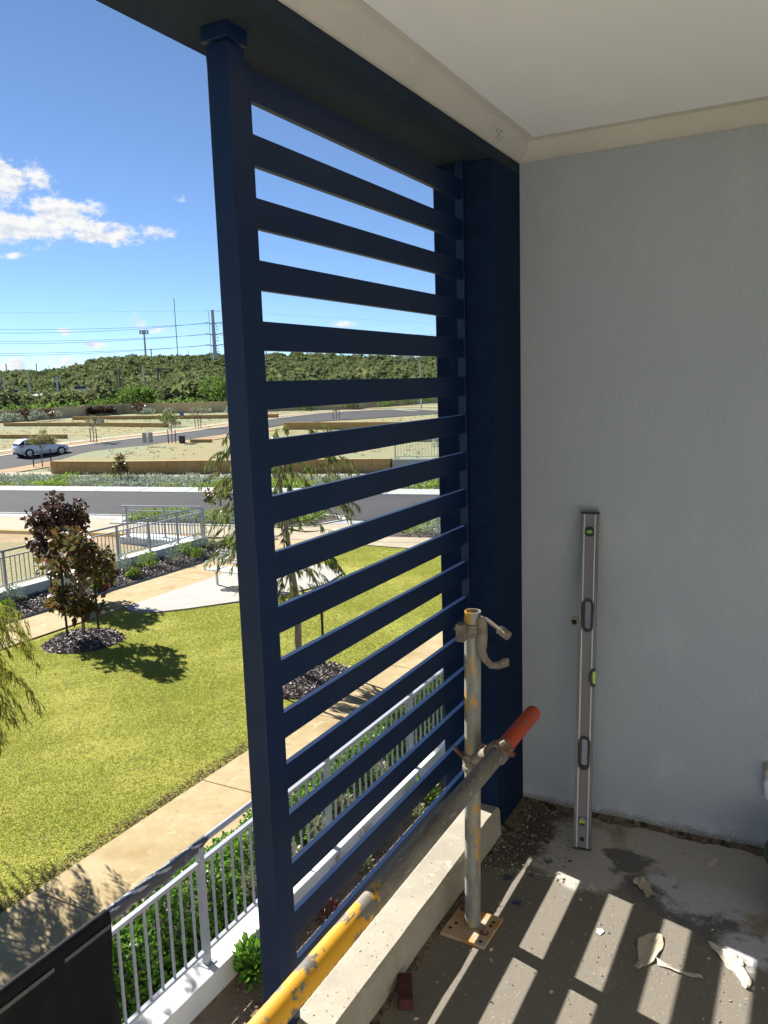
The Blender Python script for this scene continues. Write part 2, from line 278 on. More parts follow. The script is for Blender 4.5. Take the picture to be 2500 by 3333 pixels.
# ------------------------------------------------------------------ geometry helpers
class MB:
    def __init__(s): s.v = []; s.f = []
    def add(s, vs, fs):
        o = len(s.v); s.v += [tuple(v) for v in vs]; s.f += [tuple(i+o for i in f) for f in fs]; return s
    def box(s, x0, x1, y0, y1, z0, z1, M=None):
        p = [(x0,y0,z0),(x1,y0,z0),(x1,y1,z0),(x0,y1,z0),(x0,y0,z1),(x1,y0,z1),(x1,y1,z1),(x0,y1,z1)]
        if M is not None: p = [M @ Vector(q) for q in p]
        return s.add(p, [(3,2,1,0),(4,5,6,7),(0,1,5,4),(1,2,6,5),(2,3,7,6),(3,0,4,7)])
    def tube(s, pts, r, n=10, caps=True, squash=1.0):
        pts = [Vector(p) for p in pts]; rr = r if isinstance(r, (list, tuple)) else [r]*len(pts)
        rings = []; ref = None
        for i, p in enumerate(pts):
            d = (pts[min(i+1, len(pts)-1)] - pts[max(i-1, 0)]).normalized()
            if ref is None:
                ref = Vector((0, 0, 1)) if abs(d.z) < .9 else Vector((1, 0, 0))
            a = (ref - d*ref.dot(d)).normalized(); b = d.cross(a); ref = a
            rings.append([p + a*(rr[i]*math.cos(2*math.pi*k/n)) + b*(rr[i]*squash*math.sin(2*math.pi*k/n)) for k in range(n)])
        vs = [v for rg in rings for v in rg]; fs = []
        for i in range(len(rings)-1):
            for k in range(n):
                fs.append((i*n+k, i*n+(k+1) % n, (i+1)*n+(k+1) % n, (i+1)*n+k))
        if caps: fs += [tuple(range(n-1, -1, -1)), tuple(range((len(rings)-1)*n, len(rings)*n))]
        return s.add(vs, fs)
    def prism(s, poly, z0, z1):
        n = len(poly); return s.add([(x, y, z0) for x, y in poly] + [(x, y, z1) for x, y in poly],
            [tuple(range(n-1, -1, -1)), tuple(range(n, 2*n))] + [(i, (i+1) % n, n+(i+1) % n, n+i) for i in range(n)])
    def build(s, name, mat, parent=None, smooth=False, bevel=0, seg=2):
        me = bpy.data.meshes.new(name); me.from_pydata(s.v, [], s.f); me.update()
        bm = bmesh.new(); bm.from_mesh(me); bmesh.ops.recalc_face_normals(bm, faces=bm.faces); bm.to_mesh(me); bm.free()
        return link(name, me, mat, parent, smooth, bevel, seg)
def link(name, me, mat, parent=None, smooth=False, bevel=0, seg=2):
    me.materials.clear(); me.materials.append(MT[mat] if isinstance(mat, str) else mat)
    o = bpy.data.objects.new(name, me); COL.objects.link(o)
    if parent: o.parent = parent
    if smooth:
        me.polygons.foreach_set('use_smooth', [True]*len(me.polygons))
        if smooth == 'auto': me.set_sharp_from_angle(angle=R(40))
    if bevel:
        b = o.modifiers.new('bevel', 'BEVEL'); b.width = bevel; b.segments = seg; b.limit_method = 'ANGLE'; b.angle_limit = R(40)
    return o
def np_mesh(name, V, F, mat, parent=None):
    me = bpy.data.meshes.new(name); V = np.asarray(V, np.float32); F = np.asarray(F, np.int32)
    k = F.shape[1]; me.vertices.add(len(V)); me.vertices.foreach_set('co', V.ravel())
    me.loops.add(F.size); me.loops.foreach_set('vertex_index', F.ravel())
    me.polygons.add(len(F)); me.polygons.foreach_set('loop_start', np.arange(0, F.size, k, dtype=np.int32))
    try: me.polygons.foreach_set('loop_total', np.full(len(F), k, np.int32))
    except Exception: pass
    me.update(calc_edges=True); me.validate()
    return link(name, me, mat, parent)
def tag(o, label, cat, group=None):
    o['label'] = label; o['category'] = cat
    if group: o['group'] = group
    return o
def empty(name, loc, label, cat, group=None, rz=0):
    o = bpy.data.objects.new(name, None); COL.objects.link(o); o.location = loc; o.rotation_euler.z = rz
    o.empty_display_size = .1
    return tag(o, label, cat, group)
def struct(o): o['kind'] = 'structure'; return o
def stuff(o, label=None, cat=None):
    o['kind'] = 'stuff'
    if label: tag(o, label, cat)
    return o
def dup(o, parent=None, loc=None, rz=None):
    c = o.copy(); COL.objects.link(c); c.parent = parent
    if loc is not None: c.location = loc
    if rz is not None: c.rotation_euler.z = rz
    for ch in list(o.children): dup(ch, c)
    return c
def rsph(n):
    v = rng.normal(size=(n, 3)); return v/np.linalg.norm(v, axis=1)[:, None]
def leaves(P, D, L, Wd, jit=.5, sizes=.35):
    """diamond leaves at P with axis D; folded slightly at the midrib"""
    n = len(P); D = D/np.linalg.norm(D, axis=1)[:, None]
    S = np.cross(D, rsph(n)); S /= np.linalg.norm(S, axis=1)[:, None]+1e-9
    N = np.cross(D, S); k = (1+(rng.random(n)-.5)*2*sizes)[:, None]
    a = P; b = P + D*L*.45*k + S*Wd*.5*k + N*Wd*.12*k; c = P + D*L*k; d = P + D*L*.45*k - S*Wd*.5*k + N*Wd*.12*k
    V = np.stack([a, b, c, d], 1).reshape(-1, 3); i = np.arange(n)*4
    F = np.concatenate([np.stack([i, i+1, i+2], 1), np.stack([i, i+2, i+3], 1)])
    return V, F
def join(parts):
    Vs, Fs, o = [], [], 0
    for V, F in parts: Vs.append(V); Fs.append(F+o); o += len(V)
    return np.concatenate(Vs), np.concatenate(Fs)
def bush_leaves(c, rx, ry, rz, n, L, Wd, shell=.55, low=-.35, lumps=5, upb=.35):
    """leaves on an uneven crown made of several overlapping lumps"""
    out_p, out_d = [], []
    for i in range(lumps):
        if i == 0: o = np.zeros(3); k = .72
        else:
            o = rsph(1)[0]*np.array([.40, .40, .38]); o[2] = max(o[2], low*.6); k = .38+rng.random()*.24
        m = int(n/lumps*(2.0 if i == 0 else .75))
        u = rsph(m); u[:, 2] = np.maximum(u[:, 2], low+rng.random(m)*.2)
        r = (shell+(1-shell)*rng.random(m)**.5)*(.85+.3*rng.random(m))
        p = (o + u*(k*r)[:, None])*np.array([rx, ry, rz])
        out_p.append(p+np.array(c)); out_d.append(u+rsph(m)*.8+np.array([0, 0, upb]))
    return leaves(np.concatenate(out_p), np.concatenate(out_d), L, Wd)
def sstep(a, b, x):
    t = np.clip((x-a)/(b-a), 0, 1); return t*t*(3-2*t)
ZG = -2.95
def H(x, y):
    s = -.187*np.asarray(x, float)+.982*np.asarray(y, float)
    return ZG + .8*sstep(36.5, 58, s) + .003*np.maximum(0, s-58)
def st(t, s): return (.982*t-.187*s, .187*t+.982*s)     # street frame: t along the road, s across

# ------------------------------------------------------------------ terrain, roads, paths
def grid_sheet(name, ts, ss, zf, mat, dz=0.0):
    T, S = np.meshgrid(ts, ss); X, Y = st(T, S); Z = zf(X, Y)+dz
    V = np.stack([X, Y, Z], -1).reshape(-1, 3); nT, nS = len(ts), len(ss)
    i = (np.arange(nS-1)[:, None]*nT+np.arange(nT-1)[None]).ravel()
    F = np.stack([i, i+1, i+nT+1, i+nT], 1)
    return np_mesh(name, V, F, mat)
def strip(name, a, b, mat, dz, n=24):
    """sheet between two polylines draped on the terrain"""
    def rs(p, n):
        p = np.array(p, float); d = np.r_[0, np.cumsum(np.linalg.norm(np.diff(p, axis=0), axis=1))]
        u = np.linspace(0, d[-1], n); return np.stack([np.interp(u, d, p[:, 0]), np.interp(u, d, p[:, 1])], 1)
    A, B = rs(a, n), rs(b, n); m = 7; V = []
    for k in range(m):
        q = A+(B-A)*k/(m-1); V.append(np.c_[q, H(q[:, 0], q[:, 1])+dz])
    V = np.concatenate(V); i = (np.arange(m-1)[:, None]*n+np.arange(n-1)[None]).ravel()
    return np_mesh(name, V, np.stack([i, i+1, i+n+1, i+n], 1), mat)
struct(grid_sheet('ground', np.linspace(-260, 260, 53), np.r_[np.linspace(-200, 36, 24), np.arange(36.5, 62, .5), np.linspace(63, 190, 50)], H, 'field', -.03))
def flat(name, poly, z, mat):
    return struct(MB().add([(x, y, z) for x, y in poly], [tuple(range(len(poly)))]).build(name, mat))
flat('lawn', [(-12.02, -8), (-5.25, -8), (-5.25, 17.2), (-12.02, 17.2)], ZG-.015, 'soil_lawn')
flat('planter_soil', [(-2.78, -8), (-.1, -8), (-.1, 13), (-2.78, 13)], ZG+.03, 'sand')
flat('hedge_soil', [(-4.25, -8), (-3.0, -8), (-3.0, 13), (-4.25, 13)], ZG+.01, 'mulch_base')
def slab_path(name, xs, edges, mat, z=ZG):
    """concrete path of separate slabs with recessed joints, along Y"""
    root = struct(MB().add([(xs[0], edges[0], z-.012), (xs[1], edges[0], z-.012), (xs[1], edges[-1], z-.012), (xs[0], edges[-1], z-.012)], [(0, 1, 2, 3)]).build(name, 'joint'))
    for a, b in zip(edges[:-1], edges[1:]):
        MB().box(xs[0]+.004, xs[1], a+.006, b-.006, z-.011, z+.012).build('slab', mat, root, bevel=.004, seg=1)
    return root
slab_path('path', (-5.22, -4.0), [-7.3, -5.0, -2.7, -.7, 1.62, 3.99, 6.2, 8.41, 10.7, 13, 15.2, 17.2], 'path')
slab_path('garden_path', (-13.42, -12.03), [-6, -3.5, -1, 1.5, 4.0, 6.6, 9.45, 12.0, 14.6, 17.2], 'path')
flat('crossing_path', [(-17.5, 17.21), (-1, 17.21), (-1, 19.4), (-13.3, 18.9), (-17.5, 20.0)], ZG+.008, 'footpath')
pad = struct(MB().prism([(-12.02, 9.45), (-11.75, 9.33), (-11.5, 9.28), (-11.07, 9.42), (-10.66, 9.84), (-9.94, 10.8), (-9.3, 11.7), (-9.0, 12.8), (-9.2, 14.0), (-10.2, 14.6), (-12.02, 14.6)], ZG-.06, ZG+.016).build('concrete_pad', 'pad'))
# street
ALL_T = (-140, 70)
def bar(name, s0, s1, mat, dz, t0=ALL_T[0], t1=ALL_T[1]):
    return struct(grid_sheet(name, np.linspace(t0, t1, 40), np.linspace(s0, s1, 5), H, mat, dz))
bar('road', 23.02, 29.3, 'asphalt', .005)
bar('paved_strip', 22.1, 22.8, 'paver_grey', .02, -140, -6.8)
bar('footpath', 19.35, 22.1, 'footpath', .015, -60, -1)
bar('far_footpath', 34.5, 36.9, 'footpath', .05, -40.0, 14)
bar('bare_verge', 30.2, 37.2, 'bare_sand', .0, -60, -33)
# kerbs: cast segments with joints
def kerb(name, s0, s1, t0, t1, step, z0, z1):
    root = struct(MB().box(0, .01, 0, .01, -.3, -.29).build(name, 'kerb'))
    t = t0
    while t < t1-.01:
        e = min(t+step, t1); p = [st(t+.008, s0), st(e-.008, s0), st(e-.008, s1), st(t+.008, s1)]
        mb = MB(); lo = min(s0, s1)
        b = [(x, y, ZG-.1) for x, y in p]
        tz = [z0, z0, z1, z1]
        mb.add(b+[(x, y, ZG+tz[i]) for i, (x, y) in enumerate(p)], [(3,2,1,0),(4,5,6,7),(0,1,5,4),(1,2,6,5),(2,3,7,6),(3,0,4,7)])
        mb.build('segment', 'kerb', root, bevel=.012, seg=1); t = e
    return root
kerb('kerb', 22.8, 23.05, -60, -17.2, 2.4, .05, .03)
kerb('far_kerb', 29.3, 30.25, -60, 14, 2.4, .03, .13)
# side road, its kerbs and verges
SN = [(-43.6, 26.0), (-44.3, 29.5), (-44.55, 33), (-44.6, 36.5), (-44.3, 40), (-43.9, 42.6), (-43.0, 47), (-43.4, 51.8), (-45, 59), (-47.05, 66), (-45.5, 72), (-42.9, 75.2), (-39.6, 84.6), (-33, 90)]
SF = [(-50.4, 29.0), (-51.4, 33), (-51.3, 36.2), (-49.9, 40.2), (-49.2, 43.9), (-48.6, 49), (-49.9, 55.7), (-51.2, 61), (-53.6, 69), (-56.5, 78), (-58.5, 90.7), (-55.8, 99.7), (-49.5, 100.5), (-42.6, 94)]
struct(strip('side_road', SN, SF, 'asphalt', .02, 60))
off = lambda P, d: [(x+d, y+abs(d)*.1) for x, y in P]
struct(strip('side_kerb', SF[1:], off(SF[1:], -.5), 'kerb', .055, 50))
struct(strip('side_verge', off(SF[1:], -.5), off(SF[1:], -2.6), 'bare_sand', .015, 50))
struct(strip('side_footpath', off(SF[1:], -2.6), off(SF[1:], -4.2), 'footpath', .04, 50))
struct(strip('near_verge', SN[1:9], off(SN[1:9], 2.4), 'bare_sand', .012, 40))
struct(strip('curved_footpath', [(-62, 104), (-54, 107.5), (-47, 105), (-40, 98)], [(-63, 107), (-54, 110), (-46, 107.5), (-38, 100)], 'path', .03, 20))
flat('sand_edge', [(-40, 10.9), (-15.3, 14.9), (-15.3, 16.45), (-24.2, 15.25), (-40, 12.2)], ZG-.012, 'bare_sand')
flat('sunken_lot', [(-40, 2), (-15.25, 2), (-15.25, 14.9), (-20.0, 14.2), (-40, 10.6)], ZG-.004, 'field')
struct(MB().add([(*st(-45, 19.0), ZG-.02), (*st(-12.5, 19.0), ZG-.02), (*st(-12.5, 19.34), ZG-.02), (*st(-45, 19.34), ZG-.02), (*st(-45, 19.1), ZG+.09), (*st(-12.5, 19.1), ZG+.09), (*st(-12.5, 19.34), ZG+.09), (*st(-45, 19.34), ZG+.09)],
       [(3,2,1,0),(4,5,6,7),(0,1,5,4),(1,2,6,5),(2,3,7,6),(3,0,4,7)]).build('lot_edging', 'limestone'))
# hill: measured ridge line (azimuth in degrees, tangent of elevation at the ridge)
RA = [-180, -75, -60, -53, -50.6, -48.9, -47.2, -45.9, -44.9, -43.9, -42.6, -41.5, -40.3, -39.8, -38.7, -36.3, -34, -24.4, 0, 180]
RE = [.02, .024, .027, .0285, .0276, .0282, .0377, .0404, .0413, .0413, .0396, .0409, .0423, .043, .0398, .0413, .0393, .0301, .025, .02]
CX, CY = 1.09, -2.96
def hill_z(a, r):
    e1 = np.interp(a, RA, RE)-.0065
    e = -.0165 + (e1+.0165)*np.clip((r-150)/280, 0, 1)**.75
    z = 1.655 + r*e
    zr = 1.655+430*e1
    return np.where(r > 430, zr-(r-430)*.02, z)
aa = np.radians(np.linspace(-95, 20, 93)); rr_ = np.r_[np.linspace(146, 430, 48), 520, 700, 1200, 2500]
A, RR = np.meshgrid(aa, rr_); Zh = hill_z(np.degrees(A), RR); Zh[-1] = -30; Zh[0] = -3.2
V = np.stack([CX+RR*np.sin(A), CY+RR*np.cos(A), Zh], -1).reshape(-1, 3); n = len(aa)
i = (np.arange(len(rr_)-1)[:, None]*n+np.arange(n-1)[None]).ravel()
struct(np_mesh('hill', V, np.stack([i, i+n, i+n+1, i+1], 1), 'hill'))
struct(MB().add([(-4000, -4000, -4.2), (4000, -4000, -4.2), (4000, 4000, -4.2), (-4000, 4000, -4.2)], [(0, 1, 2, 3)]).build('plain', 'hill'))
def polar(azd, r): a = R(azd); return CX+r*math.sin(a), CY+r*math.cos(a)

# ------------------------------------------------------------------ the balcony
ZF = -.022
struct(MB().box(.1, 2.6, -7, 0, -.3, ZF).build('balcony_floor', 'floor'))
wall = MB().box(.1, 3.0, 0, .24, -3, 2.9).build('grey_wall', 'grey_render'); tag(wall, 'grey textured render end wall of the balcony with the spirit level leaning on it', 'wall')
pier = MB().box(-.115, .1, -.2836, .24, -3.2, 2.379).build('navy_pier', 'navy_render', bevel=.004); tag(pier, 'dark navy rendered pier at the balcony corner where the slats end', 'pier')
beam = MB().box(-.14, .0995, -7, .24, 2.38, 2.95).build('balcony_beam', 'soffit_render', bevel=.003); tag(beam, 'dark navy rendered edge beam above the slatted screen', 'beam')
curb = MB(); prof = [(-.012, -.3), (-.012, .083), (-.008, .086), (.095, .086), (.106, .077), (.112, ZF), (.112, -.3)]
ys = np.linspace(-6.95, -.2846, 60); vs = []
for y in ys:
    j = rng.normal(0, .0012, 2)
    vs += [(x+(j[0] if k in (4, 5) else 0), y, z+(j[1] if k in (3, 4) else 0)) for k, (x, z) in enumerate(prof)]
m_ = len(prof); fs = [(i*m_+k, i*m_+(k+1) % m_, (i+1)*m_+(k+1) % m_, (i+1)*m_+k) for i in range(len(ys)-1) for k in range(m_)]
fs += [tuple(range(m_)), tuple(range((len(ys)-1)*m_, len(ys)*m_))]
tag(curb.add(vs, fs).build('concrete_curb', 'curb'), 'raw concrete curb running under the slatted screen along the balcony edge', 'curb')
facade = MB().box(.0135, .2, -7, -.2845, -3.2, -.301).build('facade_wall', 'wall_white'); struct(facade)
struct(MB().box(2.1, 2.3, -7, .0, -.3, 2.9).build('unseen_house_wall', 'ceiling'))  # house wall out of view, set closer and near white to bounce light inward
ceil = struct(MB().box(.0995, 2.6, -7, 0, 2.478, 2.7).build('balcony_ceiling', 'ceiling'))
CP = [(0, 2.4175), (.003, 2.4172), (.012, 2.4225), (.027, 2.434), (.042, 2.4495), (.052, 2.463), (.056, 2.4705), (.0565, 2.4728), (.061, 2.4742), (.078, 2.4783)]
vs = []
for fpt in (lambda d: (.1+d, -7.0), lambda d: (.1+d, -d), lambda d: (2.6, -d)): vs += [(*fpt(d), z) for d, z in CP]
nC = len(CP); fs = [(i*nC+k, i*nC+k+1, (i+1)*nC+k+1, (i+1)*nC+k) for i in range(2) for k in range(nC-1)]
MB().add(vs, fs).build('cornice', 'cornice', ceil, smooth='auto')

pm = MB()
for stq in [[(0.1432, -0.3358, 2.4467), (0.1417, -0.3403, 2.4453), (0.1388, -0.3393, 2.4427), (0.1364, -0.3338, 2.4405), (0.136, -0.3265, 2.4401), (0.1376, -0.324, 2.4416)], [(0.1428, -0.3142, 2.4464), (0.1445, -0.3102, 2.4479), (0.144, -0.3019, 2.4475), (0.1421, -0.2965, 2.4457)], [(0.1401, -0.3102, 2.4439), (0.1375, -0.3076, 2.4415)], [(0.1323, -0.3124, 2.4367), (0.1339, -0.3074, 2.4382), (0.1359, -0.3032, 2.44)], [(0.1266, -0.3099, 2.4315), (0.1235, -0.2999, 2.4286)], [(0.1288, -0.3071, 2.4335), (0.1305, -0.3015, 2.4351)], [(0.1334, -0.2833, 2.4377), (0.1282, -0.2831, 2.4329), (0.1238, -0.2815, 2.4289), (0.1201, -0.2787, 2.4255)], [(0.1365, -0.2705, 2.4405), (0.1382, -0.2648, 2.4422)]]:
    pm.tube(stq, .0011, 5)
pm.build('pencil_mark', material('pencil', (.30, .28, .245), rough=.9), ceil)

# slatted screen
scr = empty('slatted_screen', (0, 0, 0), 'navy metal privacy screen of horizontal slats between post and pier', 'screen')
MB().box(-.043, .012, -1.545, -1.488, -.22, 2.346).build('post', 'navy_metal', scr, bevel=.002)
MB().box(-.049, .018, -1.551, -1.482, 2.349, 2.3795).build('post_cap', 'navy_metal', scr, bevel=.002)
MB().box(-.0225, .006, -1.4879, -1.464, -.05, 2.33).build('channel', 'navy_metal', scr, bevel=.001)
MB().box(-.0225, .006, -.2835-.0235, -.2837, -.05, 2.379).build('channel', 'navy_metal', scr, bevel=.001)
slat0 = None
for k in range(17):
    zt = 2.3197-.13*k
    if slat0 is None:
        slat0 = MB().box(-.0165, 0, -1.4865, -.2865, -.0636, 0).build('slat', 'navy_metal', scr, bevel=.0012); slat0.location.z = zt
    else: dup(slat0, scr).location.z = zt

# ------------------------------------------------------------------ scaffold pole, tube and clamps
def P_(h): # pole axis at height h
    f = (h+.01)/1.01; return Vector((.2115+.021*f, -.822-.012*f, h))
pole = empty('scaffold_pole', (0, 0, 0), 'short galvanised scaffold pole with yellow paint marks on a rusty base plate', 'scaffold pole')
mb = MB(); n = 28; ro, ri = .02415, .0205
p0, p1 = P_(-.005), P_(1.0); ax = (p1-p0).normalized(); a_ = Vector((1, 0, 0)); a_ = (a_-ax*a_.dot(ax)).normalized(); b_ = ax.cross(a_)
ring = lambda p, r: [p+a_*(r*math.cos(2*math.pi*k/n))+b_*(r*math.sin(2*math.pi*k/n)) for k in range(n)]
vs = ring(p0, ro)+ring(p1, ro)+ring(p1, ri)+ring(p1-ax*.3, ri)
fs = [(i*n+k, i*n+(k+1) % n, (i+1)*n+(k+1) % n, (i+1)*n+k) for i in range(3) for k in range(n)]+[tuple(range(3*n, 4*n))]
mb.add(vs, fs).build('tube', 'pole', pole, smooth='auto')
pz = math.atan2(-.755+.749, .14)
bp = MB().box(-.073, .073, -.075, .075, ZF+.001, ZF+.012, Matrix.Translation((.2105, -.825, 0)) @ Matrix.Rotation(R(-2), 4, 'Z')).build('base_plate', 'rust_plate', pole, bevel=.002)
def nut_bolt(x, y, z, r, h, name, par, mat):
    mb = MB().tube([(x, y, z), (x, y, z+h)], r, 6); mb.tube([(x, y, z+h), (x, y, z+h*2.2)], r*.5, 8); return mb.build(name, mat, par, bevel=.0006, seg=1)
for (x, y) in ((.160, -.765), (.259, -.845)):
    MB().tube([(x, y, ZF+.0121), (x, y, ZF+.0145)], .014, 16).build('washer', 'rust_bolt', bp)
    nut_bolt(x, y, ZF+.0146, .0085, .008, 'bolt', bp, 'rust_bolt')
for (x, y) in ((.155, -.865), (.163, -.838), (.266, -.785), (.262, -.885), (.264, -.805)):
    MB().tube([(x, y, ZF+.0115), (x, y, ZF+.0124)], .0062, 12).build('bolt_hole', 'inner_dark', bp)
def band_ring(mb, c, axis, r, w, th, a0=0, a1=360, nseg=24):
    """clamp strap of rectangular section round an axis"""
    axis = axis.normalized(); e = Vector((1, 0, 0)) if abs(axis.x) < .8 else Vector((0, 1, 0)); e = (e-axis*e.dot(axis)).normalized(); f = axis.cross(e)
    rings = []
    for k in range(nseg+1):
        a = R(a0+(a1-a0)*k/nseg); d = e*math.cos(a)+f*math.sin(a)
        rings.append([c+d*r-axis*w/2, c+d*(r+th)-axis*w/2*.9, c+d*(r+th)+axis*w/2*.9, c+d*r+axis*w/2])
    vs = [v for q in rings for v in q]; fs = [(i*4+k, i*4+(k+1) % 4, (i+1)*4+(k+1) % 4, (i+1)*4+k) for i in range(nseg) for k in range(4)]
    fs += [(0, 1, 2, 3), tuple(nseg*4+k for k in (3, 2, 1, 0))]
    mb.add(vs, fs)
def V3(*a): return Vector(a)
# hanging clamp near the top of the pole: closed half on the pole, open half with its arm and bolt swung out
c = P_(.945)
cl = MB(); band_ring(cl, c, ax, .0243, .040, .006, -200, 100); 
cl.box(-.012, .012, -.02, .008, -.026, .024, Matrix.Translation(c+V3(-.020, -.030, 0)))
clamp = cl.build('clamp', 'clamp', pole, smooth='auto')
MB().tube([c+V3(.028, -.012, -.045), c+V3(.034, -.014, -.01), c+V3(.034, -.014, .030), c+V3(.040, -.012, .044)], [.019, .017, .016, .010], 12, squash=.7).build('clamp_saddle', 'clamp', clamp, smooth='auto')
MB().tube([c+V3(.030, -.016, -.035), c+V3(.036, -.022, -.056), c+V3(.048, -.028, -.076), c+V3(.068, -.033, -.089), c+V3(.089, -.032, -.087), c+V3(.108, -.029, -.076), c+V3(.118, -.028, -.074)], [.014, .0135, .011, .010, .0105, .013, .011], 10, squash=.75).build('clamp_arm', 'clamp', clamp, smooth='auto')
MB().tube([c+V3(.044, -.012, .040), c+V3(.100, -.030, .014)], .0058, 10).build('bolt', 'clamp', clamp, smooth='auto')
MB().tube([c+V3(.092, -.0275, .0180), c+V3(.122, -.037, .0040)], .0145, 6).build('nut', 'clamp', clamp, bevel=.0012, seg=2)
MB().tube([c+V3(-.046, -.020, .004), c+V3(-.014, -.034, -.004)], .0062, 10).build('bolt', 'clamp', clamp, smooth='auto')
# handrail tube along the curb
tube = empty('scaffold_tube', (0, 0, 0), 'long horizontal scaffold tube with a red end, grey middle and yellow near end', 'scaffold tube')
TA, TB = Vector((.331, -.585, .610)), Vector((.3325, -1.985, .6175)); TD = (TB-TA).normalized()
MB().tube([TA+(TB-TA)*t for t in (1.35, 1.1, .9, .7, .5, .3, .15, .05, 0)], .02415, 28).build('tube', 'tube', tube, smooth='auto')
cp_ = P_(.535); ct = TA+(TB-TA)*.225
cl = MB(); band_ring(cl, cp_+V3(0, 0, .012), ax, .0243, .030, .006, 0, 360)
band_ring(cl, cp_+V3(0, 0, -.020), ax, .0243, .012, .007, 150, 330)
cg = cl.build('pole_clamp', 'clamp', tube, smooth='auto')
cl = MB(); band_ring(cl, ct, TD, .0243, .034, .006, 0, 360)
band_ring(cl, ct-TD*.004, TD, .0300, .016, .005, 20, 200)
cl.tube([cp_+V3(.022, 0, .006), cp_.lerp(ct, .45)+V3(0, 0, .01), ct-V3(.024, 0, .004)], [.020, .017, .021], 12)
ctb = cl.build('tube_clamp', 'clamp', tube, smooth='auto')
MB().tube([cp_+V3(.016, -.030, .012), cp_+V3(.030, -.026, .030), cp_+V3(.036, -.016, .052), cp_+V3(.032, -.006, .060)], [.014, .014, .013, .010], 10, squash=.8).build('hinge', 'clamp', cg, smooth='auto')
MB().tube([cp_+V3(.026, -.006, .044), ct+V3(.0, -.010, .034), ct+V3(.052, -.016, .010)], .0075, 10).build('bolt', 'rust_bolt', ctb, smooth='auto')
MB().tube([ct+V3(.026, -.012, .032), ct+V3(.044, -.016, .018)], .0135, 6).build('nut', 'rust_bolt', ctb, bevel=.001)
MB().tube([ct+V3(.012, -.006, .028), ct+V3(.020, -.018, .040), ct+V3(.026, -.014, .046)], [.010, .009, .006], 8).build('lug', 'clamp', ctb, smooth='auto')
MB().tube([cp_+V3(-.058, -.004, .034), cp_+V3(-.018, -.026, .018)], .0062, 10).build('bolt', 'rust_bolt', cg, smooth='auto')
MB().tube([cp_+V3(-.006, -.031, .004), cp_+V3(.012, -.034, -.008)], .0105, 6).build('nut', 'clamp', cg, bevel=.001)

# ------------------------------------------------------------------ spirit level leaning on the wall
lv = empty('spirit_level', (0, 0, 0), 'long grey aluminium spirit level with black grips leaning on the grey wall', 'spirit level')
lb = Vector((.404, -.250, ZF)); lt = Vector((.3695, -.028, 1.172))
zz = (lt-lb).normalized(); LN = (lt-lb).length; xx = Vector((1, .16, 0)); xx = (xx-zz*xx.dot(zz)).normalized(); yy = zz.cross(xx)
LM = Matrix((xx, yy, zz)).transposed().to_4x4(); LM.translation = lb
lv.matrix_world = LM
def lbox(name, mat, x0, x1, y0, y1, z0, z1, par=lv, bevel=.0008): return MB().box(x0, x1, y0, y1, z0, z1).build(name, mat, par, bevel=bevel)
for sgn in (-1, 1):
    if sgn < 0: lbox('rail', 'alu', -.031, -.0225, -.013, .013, .004, LN-.004)
    else:
        lbox('rail', 'alu', .0225, .031, -.013, .013, .004, .585); lbox('rail', 'alu', .0225, .031, -.013, .013, .650, LN-.004)
    for q in ((.004, LN-.004),) if sgn < 0 else ((.004, .585), (.650, LN-.004)):
        lbox('ridge', 'alu_bright', sgn*.0190-.0022, sgn*.0190+.0022, -.0112, -.006, q[0], q[1], bevel=.0005)
HOLES = [(.285, .405), (.780, .900)]; VI = [.098, LN-.072]
cuts = sorted([(a+.006, b-.006) for a, b in HOLES]+[(v-.016, v+.016) for v in VI]); z = .004
for a, b in cuts+[(LN-.004, LN-.004)]:
    if a-z > .002: lbox('web', 'level_web', -.0225, .0225, -.006, .006, z, a)
    if b > a:
        w0 = .0165
        lbox('web', 'level_web', -.0225, -w0, -.0059, .0059, a, b); lbox('web', 'level_web', w0, .0225, -.0059, .0059, a, b)
    z = b
lbox('end_cap', 'black_rubber', -.0318, .0318, -.0138, .0138, 0, .006); lbox('end_cap', 'black_rubber', -.0318, .0318, -.0138, .0138, LN-.009, LN)
for a, b in HOLES:
    mb = MB(); k = 20; r0, r1 = .0115, .021; c0, c1 = a+r1, b-r1; out = []
    for rad, y in ((r0, -.0155), (r1, -.0155), (r1, .0135), (r0, .0135)):
        rg = []
        for q in range(k):
            t = 2*math.pi*q/k; s = math.sin(t); rg.append((rad*math.cos(t), y, (c1 if s > -1e-6 and q <= k/2 else c0)+rad*s))
        out.append(rg)
    vs = [v for rg in out for v in rg]; fs = [(i*k+q, i*k+(q+1) % k, ((i+1) % 4)*k+(q+1) % k, ((i+1) % 4)*k+q) for i in range(4) for q in range(k)]
    mb.add(vs, fs).build('grip', 'black_rubber', lv, smooth='auto')
for v, m in zip(VI, ('vial_yellow', 'vial')):
    mb = MB(); k = 8; vs = []
    for rad, y in ((.0115, -.0135), (.0185, -.0125), (.0185, .0125), (.0115, .0135)):
        vs += [(rad*math.cos(2*math.pi*(q+.5)/k), y, v+rad*math.sin(2*math.pi*(q+.5)/k)) for q in range(k)]
    hs = mb.add(vs, [(i*k+q, i*k+(q+1) % k, ((i+1) % 4)*k+(q+1) % k, ((i+1) % 4)*k+q) for i in range(4) for q in range(k)]).build('vial_housing', 'black_rubber' if m == 'vial' else 'level_web', lv)
    MB().tube([(-.0135, 0, v), (.0135, 0, v)], .0085, 12).build('vial', m, hs, smooth='auto')
hs = MB(); k = 14; pts = [(.0318-.0215*math.sin(math.pi*q/k), .6175-.0335*math.cos(math.pi*q/k)) for q in range(k+1)]; pin = [(.0318-.0135*math.sin(math.pi*q/k), .6175-.0245*math.cos(math.pi*q/k)) for q in range(k+1)]
